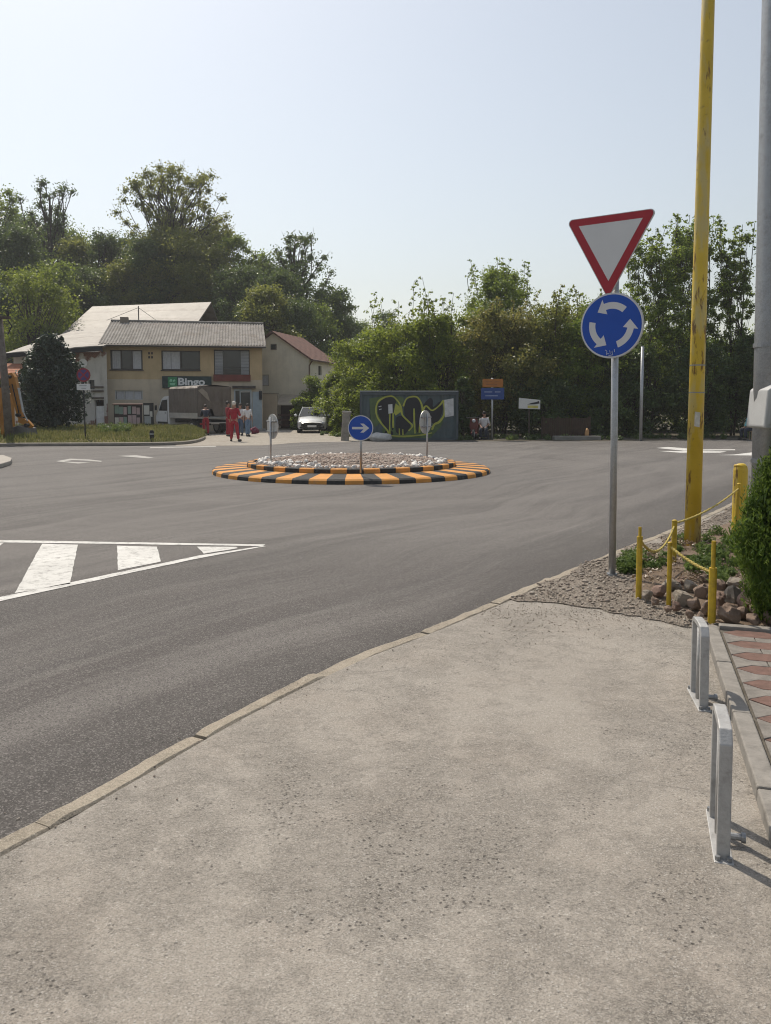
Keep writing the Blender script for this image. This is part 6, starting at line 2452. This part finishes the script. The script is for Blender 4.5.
# skyline individuals
tree_px(178, 80, 168, 108, DT, 'tallest broad tree with open branching crown above the shop roof', LF_olive, 101, crown0=.30, nclump=120, per=100, L=.30, clump=.13, sparse=1, prof=(.8, .95, 1.0, .95, .62), twig=2, wob=.12, group=HG)
tree_px(178, 78, 235, 115, DT, 'dense lower tree in front of the tallest hill tree', LF_olive, 102, crown0=.1, nclump=70, per=170, L=.30, clump=.22, group=HG)
tree_px(54, 80, 180, 62, DT, 'bare branched old tree with tufted crown and ivy clad trunk', LF_dark, 103, crown0=.42, nclump=34, per=80, L=.30, clump=.20, sparse=1, prof=(.9, .75, .8, .85, .6), twig=3, tr=.34, group=HG)
tree_px(2, 82, 188, 70, DT, 'tall tree cut by the picture edge on the hilltop', LF_mid, 104, nclump=46, per=130, L=.32, clump=.2, prof=(.7, .9, 1, .8, .45), twig=1, group=HG)
tree_px(104, 79, 233, 60, DT, 'dark oval tree in the dip between the two tall hill trees', LF_dark, 105, crown0=.1, nclump=48, per=160, group=HG)
tree_px(78, 77, 240, 50, DT, 'olive tree below the bare branched old tree', LF_olive, 106, crown0=.1, nclump=45, per=160, group=HG)
tree_px(243, 78, 237, 56, DT, 'airy pale tree stepping down beside the tallest hill tree', LF_mid, 107, crown0=.2, nclump=48, per=110, clump=.2, twig=1, group=HG)
tree_px(298, 74, 231, 74, DT, 'tufted dark tree with dead twigs at the falling end of the hill', LF_dark, 108, crown0=.4, nclump=52, per=85, clump=.19, L=.30, sparse=1, prof=(.75, .85, .9, .75, .45), twig=2, tr=.3, group=HG)
tree_px(333, 72, 285, 52, DT, 'dark rounded tree above the right end of the beige house roof', LF_dark, 109, crown0=.05, nclump=52, per=170, clump=.26, prof=(.9, 1, 1, .85, .5), group=HG)
tree_px(36, 60, 268, 100, DT, 'bright olive round tree rising behind the low whitewashed house', LF_bright, 110, crown0=.05, nclump=95, per=170, clump=.2, L=.24, prof=(.8, 1, 1, .85, .5), group=HG)
tree_px(268, 66, 285, 72, DT, 'olive yellow tree behind the ridge of the beige house', LF_olive, 111, crown0=.05, nclump=70, per=150, clump=.22, group=HG)
tree_px(362, 92, 322, 40, DT, 'small distant tree in the gap between wood and hedge', LF_mid, 112, crown0=.05, nclump=40, per=120, group=HG)
tree_px(385, 90, 310, 40, DT, 'distant tree rising behind the hedge left of the tall round one', LF_dark, 113, crown0=.05, nclump=40, per=120, group=HG)
# the closed wood behind and between
fills = [(18, 72, 225, 70), (60, 70, 262, 70), (95, 74, 268, 64), (128, 75, 262, 60), (150, 76, 240, 66), (212, 76, 250, 70), (243, 73, 268, 66), (285, 70, 272, 60), (318, 68, 305, 50), (120, 82, 240, 60), (160, 84, 235, 70), (215, 82, 228, 60), (270, 80, 262, 60), (28, 88, 215, 70), (70, 88, 228, 60), (0, 66, 285, 60),
         (256, 68, 300, 44), (205, 75, 280, 60), (300, 66, 300, 50), (345, 76, 315, 40), (-30, 78, 200, 80), (-25, 66, 260, 70), (80, 73, 290, 40)]
protos = []
for k, mm in enumerate((LF_dark, LF_mid, LF_dark, LF_olive)):
    t = tree(DT, FILL, (0, 0, 0), 10, 3.4, mm, 200 + k, crown0=.04, nclump=64, per=170, L=.32, clump=.25, prof=(.8, 1, 1, .85, .45), group='dark trees filling the wood')
    protos.append(t)
for k, (px, d, top, w) in enumerate(fills):
    o = protos[k % 4] if k < 4 else copy_tree(protos[(0, 2, 1, 0, 2, 3)[k % 6]])
    b = at(px, d)
    h = P(px, top, d).z - b.z
    o.location = b
    o.rotation_euler = (0, 0, k * 1.7)
    o.scale = (w * d / F / 6.8, w * d / F / 6.8, h / 10)

# dark conifer by the low house
cb_ = at(51, 40)
cone_shrub('conifer_tree', 'dark green bushy conifer in front of the low whitewashed house', (P(52, 430, 40).x, 40, .3), P(52, 343, 40).z - .3, 1.62, 170, 70, .20, leafmat('dark_conifer', (.010, .022, .012), (.018, .036, .016), (.032, .055, .022), .15), 31, prof=(.75, 1.0, .98, .72, .22), base_gap=.1, cat='tree')
# bushes round the car
BG = 'bushes beside the parked car'
for k, (px, d, top, w, mm, lab) in enumerate([(300, 50.5, 398, 22, LF_mid, 'small green bush left behind the parked car'), (316, 52, 378, 36, LF_mid, 'leafy bush growing directly behind the parked car roof'), (334, 47, 372, 40, LF_bright, 'light green bush right of the parked car'),
                                              (343, 41, 408, 22, LF_bright, 'low bright bush at the stone gate post'), (352, 45, 340, 62, LF_bright, 'tall light green bush between car and graffiti container')]):
    tree_px(px, d, top, w, 'bush', lab, mm, 300 + k, crown0=.02, nclump=44, per=150, L=.16, clump=.26, multi=3, tr=.05, group=BG, cat_='bush', prof=(.8, 1, .95, .75, .4))

# hedge belt along the far side of the road
TG = 'trees of the roadside belt'
BE = [  # px, d, top, width px, material, label, extra
    (398, 41.8, 326, 92, LF_bright, 'light green tree with feathery top above the container', dict(crown0=.15, prof=(.85, 1, 1, .9, .6), clump=.2, nclump=90, shoots=9, shoot_h=.30)),
    (444, 42, 316, 92, LF_bright, 'green tree with tall feathery shoots between the container and round tree', dict(crown0=.15, prof=(.85, 1, 1, .9, .6), clump=.2, nclump=90, shoots=12, shoot_h=.30)),
    (375, 44, 330, 60, LF_bright, 'light green shrub tree behind the left end of the container', dict(crown0=.1)),
    (500, 47, 270, 84, LF_mid, 'tall rounded tree crowning the roadside belt', dict(crown0=.25, prof=(.8, 1, 1, .85, .45), clump=.2, nclump=110, shoots=10, shoot_h=.06)),
    (500, 40.5, 312, 104, LF_autumn, 'wide olive brown tree overhanging the direction boards', dict(crown0=.2, nclump=130, clump=.18, prof=(.9, 1, 1, .85, .5), shoots=6, shoot_h=.1)),
    (552, 41, 306, 92, LF_olive, 'olive tree behind the white advert board', dict(crown0=.12, nclump=100, clump=.2, shoots=9, shoot_h=.16)),
    (580, 40, 322, 90, LF_mid, 'dark dense tree over the brown board fence', dict(crown0=.08, nclump=90, clump=.2)),
    (592, 44, 304, 76, LF_mid, 'mid green tree top left of the give way sign', dict(crown0=.3, nclump=80, clump=.2, shoots=8, shoot_h=.14)),
    (648, 41, 238, 74, LF_mid, 'slender open tree directly right of the give way triangle', dict(crown0=.22, sparse=1, twig=3, nclump=90, per=85, clump=.17, prof=(.8, .9, .95, .8, .5), shoots=8, shoot_h=.06)),
    (690, 42, 222, 84, LF_mid, 'tallest open tree of the belt behind the yellow pole', dict(crown0=.2, sparse=1, twig=3, nclump=110, per=85, clump=.16, prof=(.8, .9, .95, .8, .5), shoots=10, shoot_h=.06)),
    (732, 41, 232, 52, LF_mid, 'thin open tree between the yellow and the grey poles', dict(crown0=.2, sparse=1, twig=3, nclump=60, per=85, clump=.19, prof=(.9, .9, .85, .7, .5), shoots=6, shoot_h=.06)),
    (630, 39.5, 335, 66, LF_dark, 'dark bush behind the roundabout sign post', dict(crown0=.03, nclump=70, multi=4)),
    (700, 39.5, 345, 70, LF_dark, 'dark bush at the foot of the tallest open tree', dict(crown0=.03, nclump=70, multi=4)),
    (752, 39.5, 335, 56, LF_dark, 'dark bush behind the seated person in teal', dict(crown0=.12, nclump=60, multi=4)),
    (790, 40, 300, 70, LF_mid, 'tree at the picture edge behind the grey pole', dict(crown0=.1, nclump=60)),
    (545, 39.0, 380, 74, LF_dark, 'low dark bush under the white advert board', dict(crown0=.0, nclump=56, multi=4)),
    (463, 38.4, 378, 24, LF_dark, 'narrow dark bush beside the container end wall', dict(crown0=.05, nclump=40, multi=3)),
    (600, 38.7, 395, 50, LF_dark, 'low dark bush right of the board fence', dict(crown0=.1, nclump=40, multi=3)),
    (830, 42, 270, 90, LF_mid, 'tree just outside the picture edge in the belt', dict(crown0=.1, nclump=60)),
]
for k, (px, d, top, w, mm, lab, kw) in enumerate(BE):
    a = dict(crown0=.1, nclump=80, per=130, L=.185, clump=.22, group=TG, tr=.08, multi=2)
    a.update(kw)
    tree_px(px, d, top, w, 'roadside_tree', lab, mm, 400 + k, **a)
# second row, added behind the belt to block light coming through
BK = 'trees in the light blocking back row of the belt'
protos = []
for k, mm in enumerate((LF_dark, LF_mid)):
    protos.append(tree('roadside_tree', 'dark leafy tree in the back row added behind the roadside belt to block light', (0, 0, 0), 5, 2.4, mm, 500 + k, crown0=.02, nclump=70, per=130, L=.22, clump=.27, multi=3, prof=(.95, 1, 1, .85, .5), group=BK))
for k, (px, d, top, w) in enumerate([(395, 48, 335, 90), (440, 49, 330, 90), (480, 48, 335, 90), (525, 49, 325, 90), (565, 48, 335, 90), (610, 49, 335, 90), (650, 48, 335, 90), (690, 49, 335, 90), (730, 48, 340, 90), (775, 49, 330, 90), (820, 50, 320, 100), (370, 52, 345, 70)]):
    o = protos[k] if k < 2 else copy_tree(protos[k % 2])
    b = at(px, d)
    o.location = b
    o.rotation_euler = (0, 0, k * 2.1)
    o.scale = (w * d / F / 4.8, w * d / F / 4.8, (P(px, top, d).z - b.z) / 5)
# tall weeds on the verge and under the hedge
cen_, rad_ = [], []
for _ in range(70):
    p = G(rg.uniform(455, 770), rg.uniform(437.5, 440.5))
    cen_.append((p.x, p.y, .08)); rad_.append(rg.uniform(.1, .28))
for _ in range(24):
    p = P(rg.uniform(100, 128), 430, rg.uniform(35, 41))
    cen_.append((p.x, p.y, .5)); rad_.append(rg.uniform(.15, .32))
for _ in range(18):
    p = G(rg.uniform(322, 352), rg.uniform(432, 437))
    cen_.append((p.x, p.y, .08)); rad_.append(rg.uniform(.1, .25))
v, f, ti = leaves(rg, cen_, rad_, 110, .12, .04, up=.2, flat=.9)
tag(link_mesh('weeds', np_mesh('weeds', v, f, LF_dark, ti)), kind='stuff')
# reddish house glimpsed through the belt
t = thing('distant_house', 'house with reddish roof glimpsed through the trees beside the grey pole', 'house', (P(742, 400, 62).x, 62, 0))
z0, z1 = P(742, 402, 60).z, P(742, 372, 64).z
MB().box((0, 2, z0 / 2), (7, 6, z0)).build('wall', hm, t)
MB().slab((-4, -1.4, z0 - .05), (4, -1.4, z0 - .05), (4, 2, z1), (-4, 2, z1), .1).build('roof', M('pinkish_tiles', (.30, .17, .14), .9, .3, 3), t)
MB().box((-1, -1.03, z0 * .55), (1.1, .06, 1.0)).build('window', glass, t)

# ================================================================== HAZE
hz = NB('haze_air')
hz.t.nodes.remove(hz.b)
pv = hz.n('ShaderNodeVolumePrincipled')
pv.inputs['Color'].default_value = (.93, .96, 1.0, 1)
pv.inputs['Density'].default_value = .0006
pv.inputs['Anisotropy'].default_value = .3
hz.l(pv.outputs[0], hz.t.nodes['Material Output'].inputs['Volume'])
ho = MB().box((0, 290, 17.4), (890, 740, 37)).build('haze', hz.m)
tag(ho, kind='stuff')
